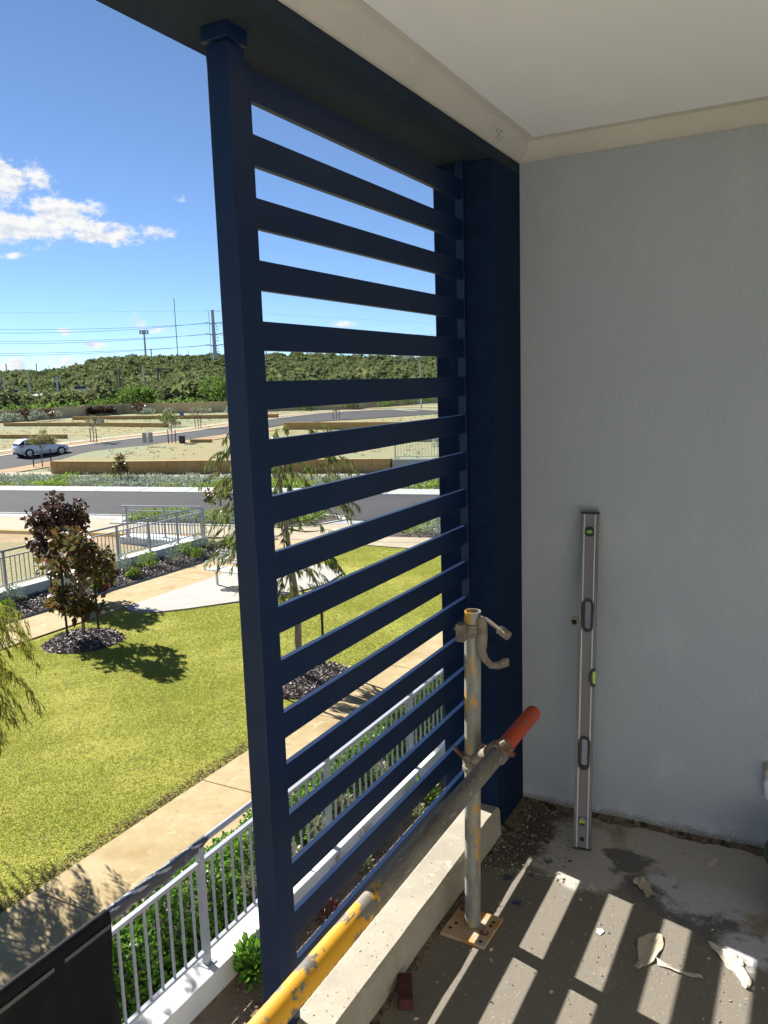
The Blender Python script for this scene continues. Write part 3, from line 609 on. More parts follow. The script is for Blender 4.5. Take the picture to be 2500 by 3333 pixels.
vs = [(x, -.0142, z) for x, z in pts]+[(x, -.0142, z) for x, z in pin]+[(x, .0138, z) for x, z in pts]+[(x, .0138, z) for x, z in pin]; m2 = k+1
fs = [f for q in range(k) for f in ((q, q+1, m2+q+1, m2+q), (2*m2+q, 3*m2+q, 3*m2+q+1, 2*m2+q+1), (q, 2*m2+q, 2*m2+q+1, q+1), (m2+q, m2+q+1, 3*m2+q+1, 3*m2+q))]
hh = hs.add(vs, fs).build('vial_housing', 'black_rubber', lv)
MB().tube([(.0262, 0, .596), (.0262, 0, .639)], .0082, 12).build('vial', 'vial_yellow', hh, smooth='auto')
MB().tube([(0, -.0075, .036), (0, -.0040, .036)], .0085, 14).build('hang_hole', 'inner_dark', lv)

# small fittings and litter on the balcony
o = MB(); 
vs = []
for rad, y in ((.0105, -.012), (.0165, -.012), (.0165, .01), (.0105, .01)): vs += [(.308+rad*math.cos(2*math.pi*q/20), y, .746+rad*math.sin(2*math.pi*q/20)) for q in range(20)]
o.add(vs, [(i*20+q, i*20+(q+1) % 20, ((i+1) % 4)*20+(q+1) % 20, ((i+1) % 4)*20+q) for i in range(4) for q in range(20)])
cs = o.build('conduit_stub', 'tan_plastic', smooth='auto'); tag(cs, 'small open conduit ring poking out of the grey wall just left of the level', 'conduit')
MB().tube([(.308, -.004, .746), (.308, .006, .746)], .0105, 16).build('opening', 'inner_dark', cs)
tp = empty('wall_tap', (0, 0, 0), 'white and tan plastic fitting at the right edge of the grey wall', 'pipe fitting')
MB().tube([(.995, 0, .30), (.995, -.03, .30), (.995, -.05, .296)], [.022, .020, .016], 14).build('collar', 'tan_plastic', tp, smooth='auto')
MB().tube([(1.005, -.02, .285), (1.008, -.025, .25), (1.008, -.025, .20)], [.020, .034, .028], 16).build('bottle_end', 'white_plastic', tp, smooth='auto')
bk = empty('plastic_tub', (1.170, -.33, ZF), 'dark green plastic tub cut off by the right edge of the photo', 'tub')
MB().tube([(0, 0, 0), (0, 0, .10), (0, 0, .2)], [.145, .155, .165], 32).build('tub_wall', 'green_plastic', bk, smooth='auto')
MB().tube([(0, 0, .185), (0, 0, .2035)], .172, 32).build('rim', 'green_plastic', bk, smooth='auto')
def scrap(name, pts, mat, label, z=ZF, curl=.012, cat='paper scrap', group='paper and tape scraps on the balcony floor'):
    q = []
    for (x0, y0), (x1, y1) in zip(pts, pts[1:]+pts[:1]):
        d_ = math.hypot(x1-x0, y1-y0)
        for k in range(3): q.append((x0+(x1-x0)*k/3+rng.normal(0, .045)*d_*(k > 0), y0+(y1-y0)*k/3+rng.normal(0, .045)*d_*(k > 0)))
    pts = [Vector((x, y, 0)) for x, y in q]; c = sum(pts, Vector())/len(pts); vs = [(c.x, c.y, z+.002)]
    for i, p in enumerate(pts): vs.append((p.x, p.y, z+.0012+.45*curl*abs(math.sin(i*.62+1))))
    mid = [(p*.55+c*.45) for p in pts]
    for i, p in enumerate(mid): vs.append((p.x, p.y, z+.0015+curl*.12*abs(math.cos(i*.75))))
    n = len(pts); fs = []
    for i in range(n):
        j = (i+1) % n; fs += [(0, 1+n+i, 1+n+j), (1+n+i, 1+i, 1+j, 1+n+j)]
    o = MB().add(vs, fs).build(name, mat)
    so_ = o.modifiers.new('thick', 'SOLIDIFY'); so_.thickness = .0007
    return tag(o, label, cat, group)
scrap('paper_scrap', [(.679, -.659), (.720, -.606), (.740, -.612), (.752, -.67), (.738, -.739), (.707, -.789), (.690, -.786)], 'paper', 'five cornered tan paper scrap on the floor between two sunlit stripes')
scrap('paper_scrap', [(.868, -.588), (.90, -.592), (.928, -.610), (.966, -.65), (.995, -.70), (.993, -.736), (.983, -.741), (.948, -.70), (.924, -.669), (.905, -.635)], 'paper_pale', 'long pale strip of torn tape lying across the rightmost sunlit stripe', curl=.02)
scrap('paper_scrap', [(.846, -.104), (.848, -.135), (.841, -.164), (.830, -.188), (.820, -.173), (.832, -.135)], 'paper_pale', 'small pale pointed scrap near the foot of the grey wall', curl=.006)
scrap('paper_scrap', [(.609, -.382), (.612, -.349), (.638, -.343), (.652, -.362), (.668, -.39), (.688, -.423), (.670, -.449), (.650, -.425), (.640, -.410), (.622, -.392)], 'paper', 'crumpled translucent tan scrap on the dark stain', curl=.022)
scrap('paper_scrap', [(.742, -.719), (.755, -.737), (.789, -.741), (.834, -.747), (.868, -.738), (.876, -.75), (.834, -.757), (.789, -.751), (.752, -.748)], 'paper_pale', 'thin stringy curl of tape crossing a sunlit stripe', curl=.01)
scrap('paper_scrap', [(.940, -.612), (.956, -.612), (.965, -.63), (.972, -.65), (.962, -.648), (.950, -.634), (.938, -.626)], 'paper_pale', 'tiny curled scrap at the top of the rightmost sunlit stripe', curl=.014)
scrap('paper_scrap', [(.479, -.452), (.498, -.452), (.512, -.466), (.506, -.478), (.488, -.470)], 'paper_pale', 'small white paint flake between the first two sunlit stripes', curl=.004)
scrap('paper_scrap', [(.556, -.665), (.572, -.655), (.58, -.672), (.574, -.69), (.560, -.685)], 'paper_pale', 'small white chip on the left edge of the second sunlit stripe', curl=.004)
brk = MB().box(-.052, .052, -.02, .02, 0, .034, Matrix.Translation((.152, -1.17, ZF)) @ Matrix.Rotation(R(-62), 4, 'Z')).build('brick_piece', 'dark_brick', bevel=.003)
tag(brk, 'dark red broken brick piece lying beside the concrete curb', 'brick piece')
# dirt heaped along the wall and pier foot
V, F = [], []
def fillet(path, nrm, hgt, wid, step=.005):
    V, F = [], []; d = np.linalg.norm(np.array(path[1])-path[0]); n = int(d/step)
    for i in range(n+1):
        p = np.array(path[0])+(np.array(path[1])-path[0])*i/n
        w = wid*(.75+.22*math.sin(i*.11)+.12*math.sin(i*.37+1)+.16*rng.random()); h = hgt*(.8+.25*math.sin(i*.07+2)+.2*rng.random())
        for k, (a, b) in enumerate(((.0, 1.0), (.35, .55), (.7, .2), (1.05, -.05))):
            q = p+np.array(nrm)*(a*w); V.append((q[0], q[1], ZF+.001+h*b*(1 if k in (0, 3) else .7+.6*rng.random())))
    for i in range(n):
        for k in range(3): F.append((i*4+k, i*4+k+1, i*4+k+5, i*4+k+4))
    return np.array(V), np.array(F)
stuff(np_mesh('dirt', *join([fillet(((.1, -.001), (1.5, -.001)), (0, -1), .011, .034), fillet(((.1005, -.2836), (.1005, 0)), (1, 0), .014, .06), fillet(((.112, -1.4), (.112, -.28)), (1, 0), .006, .02)]), 'dirt'), 'brown cement dirt heaped along the foot of the wall and pier', 'dirt')
def grains(P, smin, smax):
    n = len(P); k = smin+(smax-smin)*rng.random(n)**3
    tet = np.array([(1, 1, 1), (-1, -1, 1), (-1, 1, -1), (1, -1, -1)])*.6
    V = P[:, None, :]+tet[None]*k[:, None, None]*(.6+.8*rng.random((n, 1, 3)))+rng.normal(0, .15, (n, 4, 3))*k[:, None, None]
    i = np.arange(n)*4; F = np.concatenate([np.stack([i+a, i+b, i+c], 1) for a, b, c in ((0, 2, 1), (0, 1, 3), (0, 3, 2), (1, 2, 3))])
    return V.reshape(-1, 3), F
gp = np.c_[rng.uniform(.12, 1.3, 1700), -rng.uniform(0.01, 1, 1700)**1.6*1.5, np.full(1700, ZF+.001)]
gp2 = np.c_[.1+rng.random(1200)**1.7*.3, -rng.random(1200)*.5, np.full(1200, ZF+.001)]
gp3 = np.c_[rng.uniform(-.005, .1, 220), rng.uniform(-1.9, -.3, 220), np.full(220, .0865)]
stuff(np_mesh('grit', *join([grains(gp, .0006, .0042), grains(gp2, .001, .006), grains(gp3, .0006, .0028)]), 'grit'), 'scattered plaster grit and crumbs on the balcony concrete', 'grit')

nf = 75; fp = np.c_[rng.uniform(.2, 1.25, nf), -rng.uniform(.08, 1, nf)**1.3*1.4, np.full(nf, ZF+.0016)]
stuff(np_mesh('plaster_flakes', *leaves(fp, rsph(nf)*np.array([1, 1, .06]), .009, .007, sizes=.8), 'paper'), 'tiny pale plaster flakes strewn over the balcony floor', 'flakes')
# ------------------------------------------------------------------ balustrades on low walls
def balustrade(p0, p1, zw, posts, step, label, hr=1.0, rail=.86, group=None):
    p0, p1 = Vector((*p0, zw)), Vector((*p1, zw)); L = (p1-p0).length; ang = math.atan2(p1.y-p0.y, p1.x-p0.x)
    root = empty('balustrade', p0, label, 'balustrade', group, ang)
    MB().tube([(0, 0, hr), (L, 0, hr)], .025, 16).build('handrail', 'fence_metal', root, smooth='auto')
    MB().box(0, L, -.02, .02, rail-.03, rail).build('rail', 'fence_metal', root, bevel=.002)
    MB().box(0, L, -.018, .018, .10, .125).build('bottom_rail', 'fence_metal', root, bevel=.002)
    first = None
    for u in posts:
        if first is None:
            first = MB().box(-.025, .025, -.0255, .0255, .008, hr-.02).build('post', 'fence_metal', root, bevel=.002)
            bp = MB().box(-.055, .055, -.055, .055, .0005, .009).build('base_plate', 'fence_metal', first, bevel=.002); first.location.x = u
        else: c = dup(first, root); c.location.x = u
    first = None; u = step*.5
    while u < L:
        if min(abs(u-q) for q in posts) > .045:
            if first is None: first = MB().box(-.008, .008, -.008, .008, .1255, rail-.0305).build('baluster', 'fence_metal', root); first.location.x = u
            else: c = dup(first, root); c.location.x = u
        u += step
    return root
ZW = -2.72
lw = MB().box(-3.02, -2.78, -8, 13, ZG-.3, ZW).build('low_wall', 'wall_white', bevel=.006); tag(lw, 'cream white low wall carrying the near balustrade above the planter', 'low wall')
balustrade((-2.9, -5.9), (-2.9, 10.3), ZW, [.05+1.8*k for k in range(10)], .12, 'pale grey balustrade nearest the building, partly behind black shade cloth')
lw2 = MB().box(-15.2, -14.86, -3, 15.57, ZG-.3, -2.67).build('low_wall', 'wall_green', bevel=.006); tag(lw2, 'pale low wall behind the mulch bed across the lawn', 'low wall')
balustrade((-15.0, .87), (-15.0, 15.57), -2.67, [.05+1.128*k for k in range(14)], .122, 'pale grey balustrade across the lawn behind the dark red trees', .88, .75)
balustrade((-15.1, 15.68), (-17.8, 15.1), -2.75, [.05, 1.3, 2.6], .122, 'short pale grey balustrade end beside the footpath and road', .95, .82)
lw3 = MB().box(-17.9, -15.0, 15.0, 15.75, ZG-.2, -2.75).build('low_wall', 'wall_green', bevel=.006); tag(lw3, 'short pale wall under the balustrade end beside the footpath', 'low wall')
# shade cloth hung over the near balustrade, and the plastic sleeve on the handrail
ny, nz_ = 70, 22; V = []
for i in range(ny):
    y = -6+(.44+6)*i/(ny-1)
    for j in range(nz_):
        f = j/(nz_-1); wob = .028*math.sin(y*5.3+f*2.4)+.016*math.sin(y*13+1.7*f)+.008*math.sin(y*31-3*f)
        if f < .2:
            a = math.pi*(1.15-f/.2*1.15); x = -2.9+.032*math.cos(a); z = -1.72+.032*math.sin(a)
        else: g = (f-.2)/.8; x = -2.868+.012*g+wob*g; z = -1.72-g*.95
        V.append((x, y+.03*math.sin(f*9)*f, z))
i = (np.arange(ny-1)[:, None]*nz_+np.arange(nz_-1)[None]).ravel(); F = np.stack([i, i+1, i+nz_+1, i+nz_], 1)
sc_ = np_mesh('shade_cloth', V, F, 'cloth'); tag(sc_, 'black shade cloth draped over the near balustrade at the lower left', 'shade cloth')
m_ = sc_.modifiers.new('thick', 'SOLIDIFY'); m_.thickness = .002
for (a, b) in ((-6, -.02), (.06, .425)):
    MB().box(-2.857, -2.8535, a, b, -1.80, -1.772).build('band', 'cloth_band', sc_)
V = []; ny = 26; nk = 14
for i in range(ny):
    y = .44+.98*i/(ny-1); taper = min(1, (1.42-y)/.12)
    sag = (.045+.03*abs(math.sin(y*5)))*max(0, taper)
    for k in range(nk):
        a = 2*math.pi*k/nk; r = .027+.003*math.sin(y*31+k*1.3); z = r*math.sin(a)
        if z < 0: z = z*(1+sag/.027)
        V.append((-2.9+r*math.cos(a)+.004*math.sin(y*23+k), y+(.02*math.sin(k*2) if i == ny-1 else 0), -1.72+z))
F = [(i*nk+k, i*nk+(k+1) % nk, (i+1)*nk+(k+1) % nk, (i+1)*nk+k) for i in range(ny-1) for k in range(nk)]
tag(MB().add(V, F).build('plastic_sleeve', 'sleeve', smooth=True), 'dark grey plastic wrap sagging along the near handrail beside the shade cloth', 'sleeve')

# ------------------------------------------------------------------ near planting
def crown_mesh(name, parts, mat, parent=None): return np_mesh(name, *join(parts), mat, parent)
hp = []; nL = 62000
hy = rng.uniform(-7, 11.5, nL); hx = rng.uniform(-3.86, -3.04, nL); edge = np.minimum(hx+3.86, -3.04-hx)
hzt = ZG+.10+.36*np.clip((hx+3.86)/.14, .25, 1)**.5*np.clip((-3.0-hx)/.42, .18, 1)+.04*np.sin(hy*5+hx*9)+.03*np.sin(hy*13)
hz = ZG+.02+(hzt-ZG-.02)*(1-.55*rng.random(nL)**1.6)
hd = rsph(nL)+np.array([-.35, .1, .55])
hedge = np_mesh('hedge', *leaves(np.c_[hx, hy, hz], hd, .038, .032), 'leaf_hedge'); tag(hedge, 'bright green low hedge between the near balustrade and the honey coloured path', 'hedge')
struct(MB().box(-3.78, -3.35, -7, 11.5, ZG, ZG+.17).build('hedge_mound', 'mulch_base'))
def tuft(name, loc, rx, rz, n, L, Wd, mat, label, cat, group=None, upb=.35, lumps=4):
    o = np_mesh(name, *bush_leaves((0, 0, rz*.45), rx, rx, rz, n, L, Wd, upb=upb, lumps=3), mat); o.location = loc
    return tag(o, label, cat, group)
G_ = 'succulents along the near low wall'
for k, (y, r_) in enumerate(((2.25, .16), (2.75, .2), (3.3, .2), (3.8, .15), (4.6, .16))):
    tuft('succulent', (-3.14, y, ZG+.10), r_, .22, 500, .05, .02, 'leaf_pale', ['pale green succulent nearest the post', 'widest pale green succulent behind the near balustrade', 'pale yellowish succulent third along the near balustrade', 'small pale succulent fourth along the near balustrade', 'farthest pale succulent behind the near balustrade'][k]+' by the low wall', 'succulent', G_)
tuft('broadleaf_shrub', (-2.62, 1.60, ZG+.04), .20, .26, 460, .075, .042, 'leaf_hedge', 'dark green broad leaved shrub in the sand at the post and white low wall', 'shrub')
tuft('red_plant', (-2.50, 2.42, ZG+.04), .10, .14, 90, .09, .02, 'leaf_red', 'small dark red leaved plant in the planter soil under the screen', 'plant', upb=.8)
tuft('green_weed', (-2.56, 4.62, ZG+.04), .18, .2, 260, .06, .025, 'leaf_lime', 'bright green weed clump in the planter near the pier', 'weed', upb=.6)
tuft('green_weed', (-2.50, 5.35, ZG+.04), .20, .22, 260, .06, .03, 'leaf_lime', 'larger green weed clump hard against the pier edge', 'weed', upb=.6)
tuft('dry_weed', (-2.72, 3.05, ZG+.04), .12, .15, 110, .07, .006, 'straw', 'spindly dry weed against the white low wall', 'weed', upb=.9)
tuft('dry_weed', (-2.70, 3.55, ZG+.04), .12, .18, 110, .07, .006, 'straw', 'taller spindly weed farther along the white low wall', 'weed', upb=.9)
tuft('yellow_weed', (-2.55, 3.2, ZG+.04), .08, .12, 90, .05, .02, 'leaf_pale', 'small yellow green weed in the middle of the planter soil', 'weed', upb=.6)
tuft('yellow_weed', (-2.46, 4.25, ZG+.04), .08, .14, 90, .05, .02, 'leaf_pale', 'small yellow flowering weed beside the bright green clump', 'weed', upb=.6)
nD = 9000; dp = np.c_[rng.uniform(-2.76, -.4, nD), rng.uniform(1.2, 7, nD), np.full(nD, ZG+.035)]
stuff(np_mesh('plant_litter', *leaves(dp, rsph(nD)*np.array([1, 1, .25]), .045, .006), 'straw'), 'dry plant litter strewn over the planter soil', 'litter')
stuff(np_mesh('soil_clods', *grains(np.c_[rng.uniform(-2.76, -.4, 5000), rng.uniform(-1, 7, 5000), np.full(5000, ZG+.03)], .004, .03), 'sand'), 'sandy clods over the planter soil', 'soil')

# lawn blades, density falling with distance
def blades(n, x0, x1, y0, y1, hgt, wid):
    x = rng.uniform(x0, x1, n); y = rng.uniform(y0, y1, n); P = np.c_[x, y, np.full(n, ZG-.012)]
    th = rng.random(n)*2*np.pi; S = np.c_[np.cos(th), np.sin(th), np.zeros(n)]; k = (.55+.9*rng.random(n))[:, None]
    lean = np.c_[rng.normal(0, .75, (n, 2)), np.ones(n)]; lean /= np.linalg.norm(lean, axis=1)[:, None]
    V = np.stack([P-S*wid*.5, P+S*wid*.5, P+lean*hgt*k], 1).reshape(-1, 3); i = np.arange(n)*3
    return V, np.stack([i, i+1, i+2], 1)
RINGS = [(-11.0, 7.38, .73, .62), (-5.95, 7.35, .82, .62)]
bl = [blades(340000, -11.9, -5.34, .4, 8, .017, .010), blades(190000, -11.9, -5.34, 8, 17.15, .021, .015), blades(30000, -11.9, -5.34, -3, .4, .04, .02)]
V, F = join(bl); P = V.reshape(-1, 3, 3)[:, 0]
keep = np.ones(len(P), bool)
for (a, b, ra, rb) in RINGS: keep &= ((P[:, 0]-a)/ra)**2+((P[:, 1]-b)/ra)**2 > 1+.12*np.sin(P[:, 0]*23)
keep &= ~((P[:, 0] < -8.95) & (P[:, 1] > 9.2) & (P[:, 1] < 14.7) & (P[:, 0] < -11.4+(P[:, 1]-9.2)*1.0))
pn = np.sin(P[:, 0]*1.7+np.sin(P[:, 1]*1.3)*2)+np.sin(P[:, 1]*2.1+P[:, 0]*.7)+np.sin(P[:, 0]*4.3-P[:, 1]*3.7)*.7
keep &= (rng.random(len(P)) < np.clip(.74+.2*pn-.10*np.sin(P[:, 0]*9+np.sin(P[:, 1]*7)*1.5)-.12*sstep(6, 1, P[:, 1]), .30, 1))
V = V.reshape(-1, 3, 3)[keep].reshape(-1, 3); i = np.arange(len(V)//3)*3
stuff(np_mesh('grass', V, np.stack([i, i+1, i+2], 1), 'blade'), 'short yellow green lawn grass in the park below', 'grass')
nT = 9000; tp_ = np.c_[-5.27-rng.random(nT)**2.2*.16, rng.uniform(.2, 17, nT), np.full(nT, ZG)]
stuff(np_mesh('thatch', *leaves(tp_, rsph(nT)*np.array([1, 1, .5]), .05, .008), material('thatch brown', (.16, .115, .065), rough=.95, island=((.30, .235, .14), .3, 1))), 'brown dead thatch along the lawn edge beside the path', 'thatch')
# mulch
def chips(n, fx, L=.055, Wd=.018):
    P = fx(n); d = rsph(len(P))*np.array([1, 1, .55]); return leaves(P, d, L, Wd)
def ring_pts(a, b, r, h):
    def f(n):
        th = rng.random(n)*2*np.pi; q = np.sqrt(rng.random(n)); return np.c_[a+r*q*np.cos(th)*(1+.1*np.sin(3*th)), b+r*q*np.sin(th), ZG+.0+h*(1-q**2)+rng.random(n)*.02]
    return f
for (a, b, ra, rb), lab in zip(RINGS, ('dark mulch ring round the foot of the red and olive tree', 'dark mulch ring under the weeping tree behind the screen')):
    cone = MB(); k = 24; vs = [(a, b, ZG+.10)]+[(a+ra*.6*math.cos(2*math.pi*q/k), b+ra*.6*math.sin(2*math.pi*q/k), ZG+.07) for q in range(k)]+[(a+ra*math.cos(2*math.pi*q/k), b+ra*math.sin(2*math.pi*q/k), ZG-.012) for q in range(k)]
    cone.add(vs, [(0, 1+q, 1+(q+1) % k) for q in range(k)]+[(1+q, 1+k+q, 1+k+(q+1) % k, 1+(q+1) % k) for q in range(k)])
    mo = cone.build('mulch_mound', 'mulch_base', smooth=True); struct(mo)
    stuff(np_mesh('mulch', *chips(3600, ring_pts(a, b, ra*.98, .11)), 'chip'), lab, 'mulch')
tag(MB().box(-13.455, -13.421, -3, 17.1, ZG-.1, ZG+.035).build('garden_edging', 'kerb', bevel=.004), 'thin concrete edging between the mulch bed and the garden path', 'edging')
flat('mulch_bed', [(-14.87, -3), (-13.456, -3), (-13.456, 17.2), (-14.87, 17.2)], ZG+.04, 'mulch_base')
stuff(np_mesh('mulch', *chips(13000, lambda n: np.c_[rng.uniform(-14.86, -13.46, n), rng.uniform(3.5, 17, n), ZG+.05+rng.random(n)*.03], .06, .022), 'chip'), 'dark bark mulch along the garden bed by the far balustrade', 'mulch')
# bed plants between garden path and far balustrade
BED = [(-13.75, 5.3, .20, 's'), (-14.15, 6.1, .3, 's'), (-13.75, 6.9, .3, 'g'), (-14.1, 7.6, .3, 's'), (-13.8, 8.0, .25, 'g'), (-14.2, 8.7, .25, 's'), (-14.15, 9.95, .3, 's'), (-14.25, 10.7, .25, 's'), (-13.85, 10.55, .3, 'g'), (-13.6, 10.25, .18, 'g'),
       (-13.7, 11.55, .2, 'g'), (-14.1, 11.8, .28, 's'), (-14.05, 12.55, .36, 'g'), (-13.9, 13.3, .32, 's'), (-14.1, 14.2, .32, 'g'), (-13.7, 13.9, .22, 'g'), (-14.2, 15.1, .38, 's'), (-13.8, 15.5, .3, 'g'), (-14.0, 16.3, .4, 's'), (-13.7, 16.7, .3, 'g')]
ORD = ['first', 'second', 'third', 'fourth', 'fifth', 'sixth', 'seventh', 'eighth', 'ninth', 'tenth', 'eleventh']
cnt = {'s': 0, 'g': 0}
for (x, y, r_, kd) in BED:
    x = -13.42+(x+13.42)*1.5; r_ *= 1.05
    w = ORD[cnt[kd]]; cnt[kd] += 1
    if kd == 's': tuft('silver_shrub', (x, y, ZG+.04), r_, r_*1.3, 520, .07, .016, 'leaf_silver', f'silver grey shrub, {w} from the left in the mulch bed by the far balustrade', 'shrub', 'silver shrubs in the mulch bed', upb=.7)
    else: tuft('green_tuft', (x, y, ZG+.04), r_, r_*.95, 560, .06, .018, 'leaf_lime', f'lime green tuft, {w} from the left in the mulch bed by the far balustrade', 'shrub', 'green tufts in the mulch bed', upb=.6)

# ------------------------------------------------------------------ trees in the park
def limb(mb, a, b, r0, r1, bend=.1, n=5, k=8):
    a, b = Vector(a), Vector(b); o = Vector(rsph(1)[0])*bend*(b-a).length
    mb.tube([a+(b-a)*t+o*math.sin(math.pi*t) for t in np.linspace(0, 1, n)], [r0+(r1-r0)*t for t in np.linspace(0, 1, n)], k)
def stake(root, x, y, h): MB().tube([(x, y, -.1), (x, y, h)], .022, 8).build('stake', 'stake', root)
def clump_tree(name, loc, label, cat, mat, clumps, trunk_top, tr, nl, L, Wd, stakes=(), group=None):
    root = empty(name, loc, label, cat, group); mb = MB()
    mb.tube([(0, 0, -.1), (.01, .0, trunk_top*.5), (0, .01, trunk_top)], [tr*1.25, tr, tr*.7], 10)
    parts = []
    for (x, y, z, r_) in clumps:
        limb(mb, (0, 0, min(z*.7, trunk_top)), (x, y, z), tr*.5, .006)
        m = int(nl*r_*r_); u = rsph(m); q = (rng.random(m)**.45)[:, None]
        parts.append(leaves(np.array([x, y, z])+u*q*r_*np.array([1, 1, .9]), u*.7+rsph(m)*.7+np.array([0, 0, -.35]), L, Wd))
    mb.build('trunk', 'bark', root, smooth='auto'); crown_mesh('crown', parts, mat, root)
    for s in stakes: stake(root, *s)
    return root
fr = random.Random(3)
cl = [(0, 0, 2.06, .13), (-.05, .05, 1.85, .22)]
for k in range(26):
    z = .62+1.3*fr.random(); w = .62*math.sin(math.pi*min(1, (z-.25)/2.2))**.8; a = fr.random()*6.283; cl.append((w*math.cos(a)*fr.uniform(.5, 1), w*math.sin(a)*fr.uniform(.5, 1), z, fr.uniform(.15, .25)))
clump_tree('maple_tree', (-11.1, 7.5, ZG), 'small olive and red leaved tree on a mulch ring between two black stakes', 'tree', 'leaf_maple', cl, 1.9, .028, 1350, .12, .09, [(-.12, -.28, 1.5), (-.07, .42, 1.5)])
cl = [(0, 0, 2.3, .16), (.02, -.02, 2.05, .24)]
for k in range(26):
    z = 1.12+.95*fr.random(); w = .70*math.sin(math.pi*min(1, max(.1, (z-.7)/1.75)))**.7; a = fr.random()*6.283; cl.append((w*math.cos(a)*fr.uniform(.5, 1), w*math.sin(a)*fr.uniform(.5, 1), z, fr.uniform(.18, .28)))
clump_tree('maple_tree', (-14.1, 9.6, ZG), 'dark burgundy leaved tree standing behind the olive one by the balustrade', 'tree', 'leaf_dark', cl, 2.0, .03, 1900, .11, .08, [(.0, -.3, 1.5)])
def weeping(loc, label, cc, rad, zr, ntw, per, mat, L, Wd, trunkpts, group=None, stakes=(), tl=(.35, .9), name='weeping_tree'):
    """tree with hanging twigs of narrow leaves"""
    root = empty(name, loc, label, 'tree', group); mb = MB(); mb.tube(trunkpts[0], trunkpts[1], 10)
    P, D = [], []
    top = Vector(trunkpts[0][-1])
    for i in range(ntw):
        a = rng.random()*2*np.pi; q = rng.random()**.5; u = rng.random()
        if name == 'weeping_tree' and math.cos(a)*q > .1 and rng.random() < .55: continue
        prof = math.sin(math.pi*min(.98, .18+.8*(1-u)))**.7
        s = np.array([cc[0]+rad*q*prof*math.cos(a), cc[1]+rad*q*prof*math.sin(a), zr[0]+(zr[1]-zr[0])*u])
        if i % 9 == 0: limb(mb, top*(.45+.5*u) if u < .9 else top, s, .02, .004, .12, 5, 5)
        out = np.array([math.cos(a), math.sin(a), .25]); ln = tl[0]+(tl[1]-tl[0])*rng.random(); p = s.copy(); d = out/np.linalg.norm(out); seg = ln/per
        mbp = [p.copy()]
        for k in range(per):
            d = d+np.array([0, 0, -.16]); d /= np.linalg.norm(d); p = p+d*seg; mbp.append(p.copy())
            for e in range(3):
                P.append(p+rng.normal(0, .012, 3)); D.append(d*.5+rsph(1)[0]*.5+np.array([0, 0, -.75]))
        if i % 3 == 0: mb.tube([Vector(q_) for q_ in mbp[::4]], .0028, 4, False)
    mb.build('trunk', 'bark', root, smooth='auto')
    np_mesh('crown', *leaves(np.array(P), np.array(D), L, Wd), mat, root)
    for s_ in stakes: stake(root, *s_)
    return root
weeping((-6.0, 7.25, ZG), 'weeping tree with hanging narrow leaves half hidden behind the screen post', (-.20, .1), 1.0, (1.2, 4.05), 300, 9, 'leaf_willow', .135, .022,
        ([(0, 0, -.1), (-.02, .02, .6), (.0, .03, 1.2), (-.1, .05, 1.9), (-.2, .05, 2.8), (-.3, .1, 3.6)], [.065, .055, .048, .04, .03, .012]), tl=(.16, .5), stakes=[(.10, .55, 1.35), (-.15, -.6, 1.3)])
weeping((-6.85, 1.5, ZG), 'feathery peppermint tree poking in at the left edge over the lawn', (0.0, 0.05), 1.05, (1.40, 2.75), 380, 16, 'leaf_pep', .10, .013,
        ([(0, 0, -.1), (.02, 0, .7), (-.04, .03, 1.5), (0, 0, 2.6)], [.05, .045, .035, .012]), tl=(.3, .75), name='peppermint_tree')
cl = [(0, 0, .78, .22), (-.42, -.05, .72, .2), (-.62, 0, .6, .16), (.35, .1, .72, .22), (-.2, .2, .85, .2), (.15, -.15, .95, .18), (-.5, .1, .45, .14)]
clump_tree('roadside_tree', (-18.1, 20.15, ZG+.1), 'little green and brown tree on a dark stem beside the road, left of the post', 'tree', 'leaf_maple', cl, .75, .03, 1700, .12, .08)

# park bench: slatted, facing the lawn
def bench():
    root = empty('park_bench', (-10.66, 11.72, ZG), 'pale slatted park bench with cream metal arms on the white concrete pad', 'bench', None, R(-3))
    # local x runs along the seat (world Y), local -y faces the lawn (world +X)
    for k in range(5): MB().box(-.9, .9, -.23+.095*k, -.152+.095*k, .405, .43).build('seat_slat', 'bench_slat', root, bevel=.004, seg=1)
    for k in range(5):
        z = .485+.066*k; y = .27+.024*k; MB().box(-.9, .9, y, y+.022, z, z+.046).build('back_slat', 'bench_slat', root, bevel=.004, seg=1)
    for x in (-.72, .72):
        MB().tube([(x, 0, 0), (x, 0, .404)], .035, 8).build('leg', 'bench_metal', root, smooth='auto')
        MB().box(x-.09, x+.09, -.06, .06, .0165, .024).build('foot_plate', 'bench_metal', root)
        MB().tube([(x, .22, .40), (x, .30, .52), (x, .41, .82)], .02, 6).build('back_stay', 'bench_metal', root, smooth='auto')
    for x in (-.86, .86):
        MB().tube([(x, -.2, .41), (x, -.25, .47), (x, -.25, .56), (x, -.15, .61), (x, .1, .625), (x, .33, .62)], .02, 8).build('armrest', 'bench_metal', root, smooth='auto')
    return root
bench()

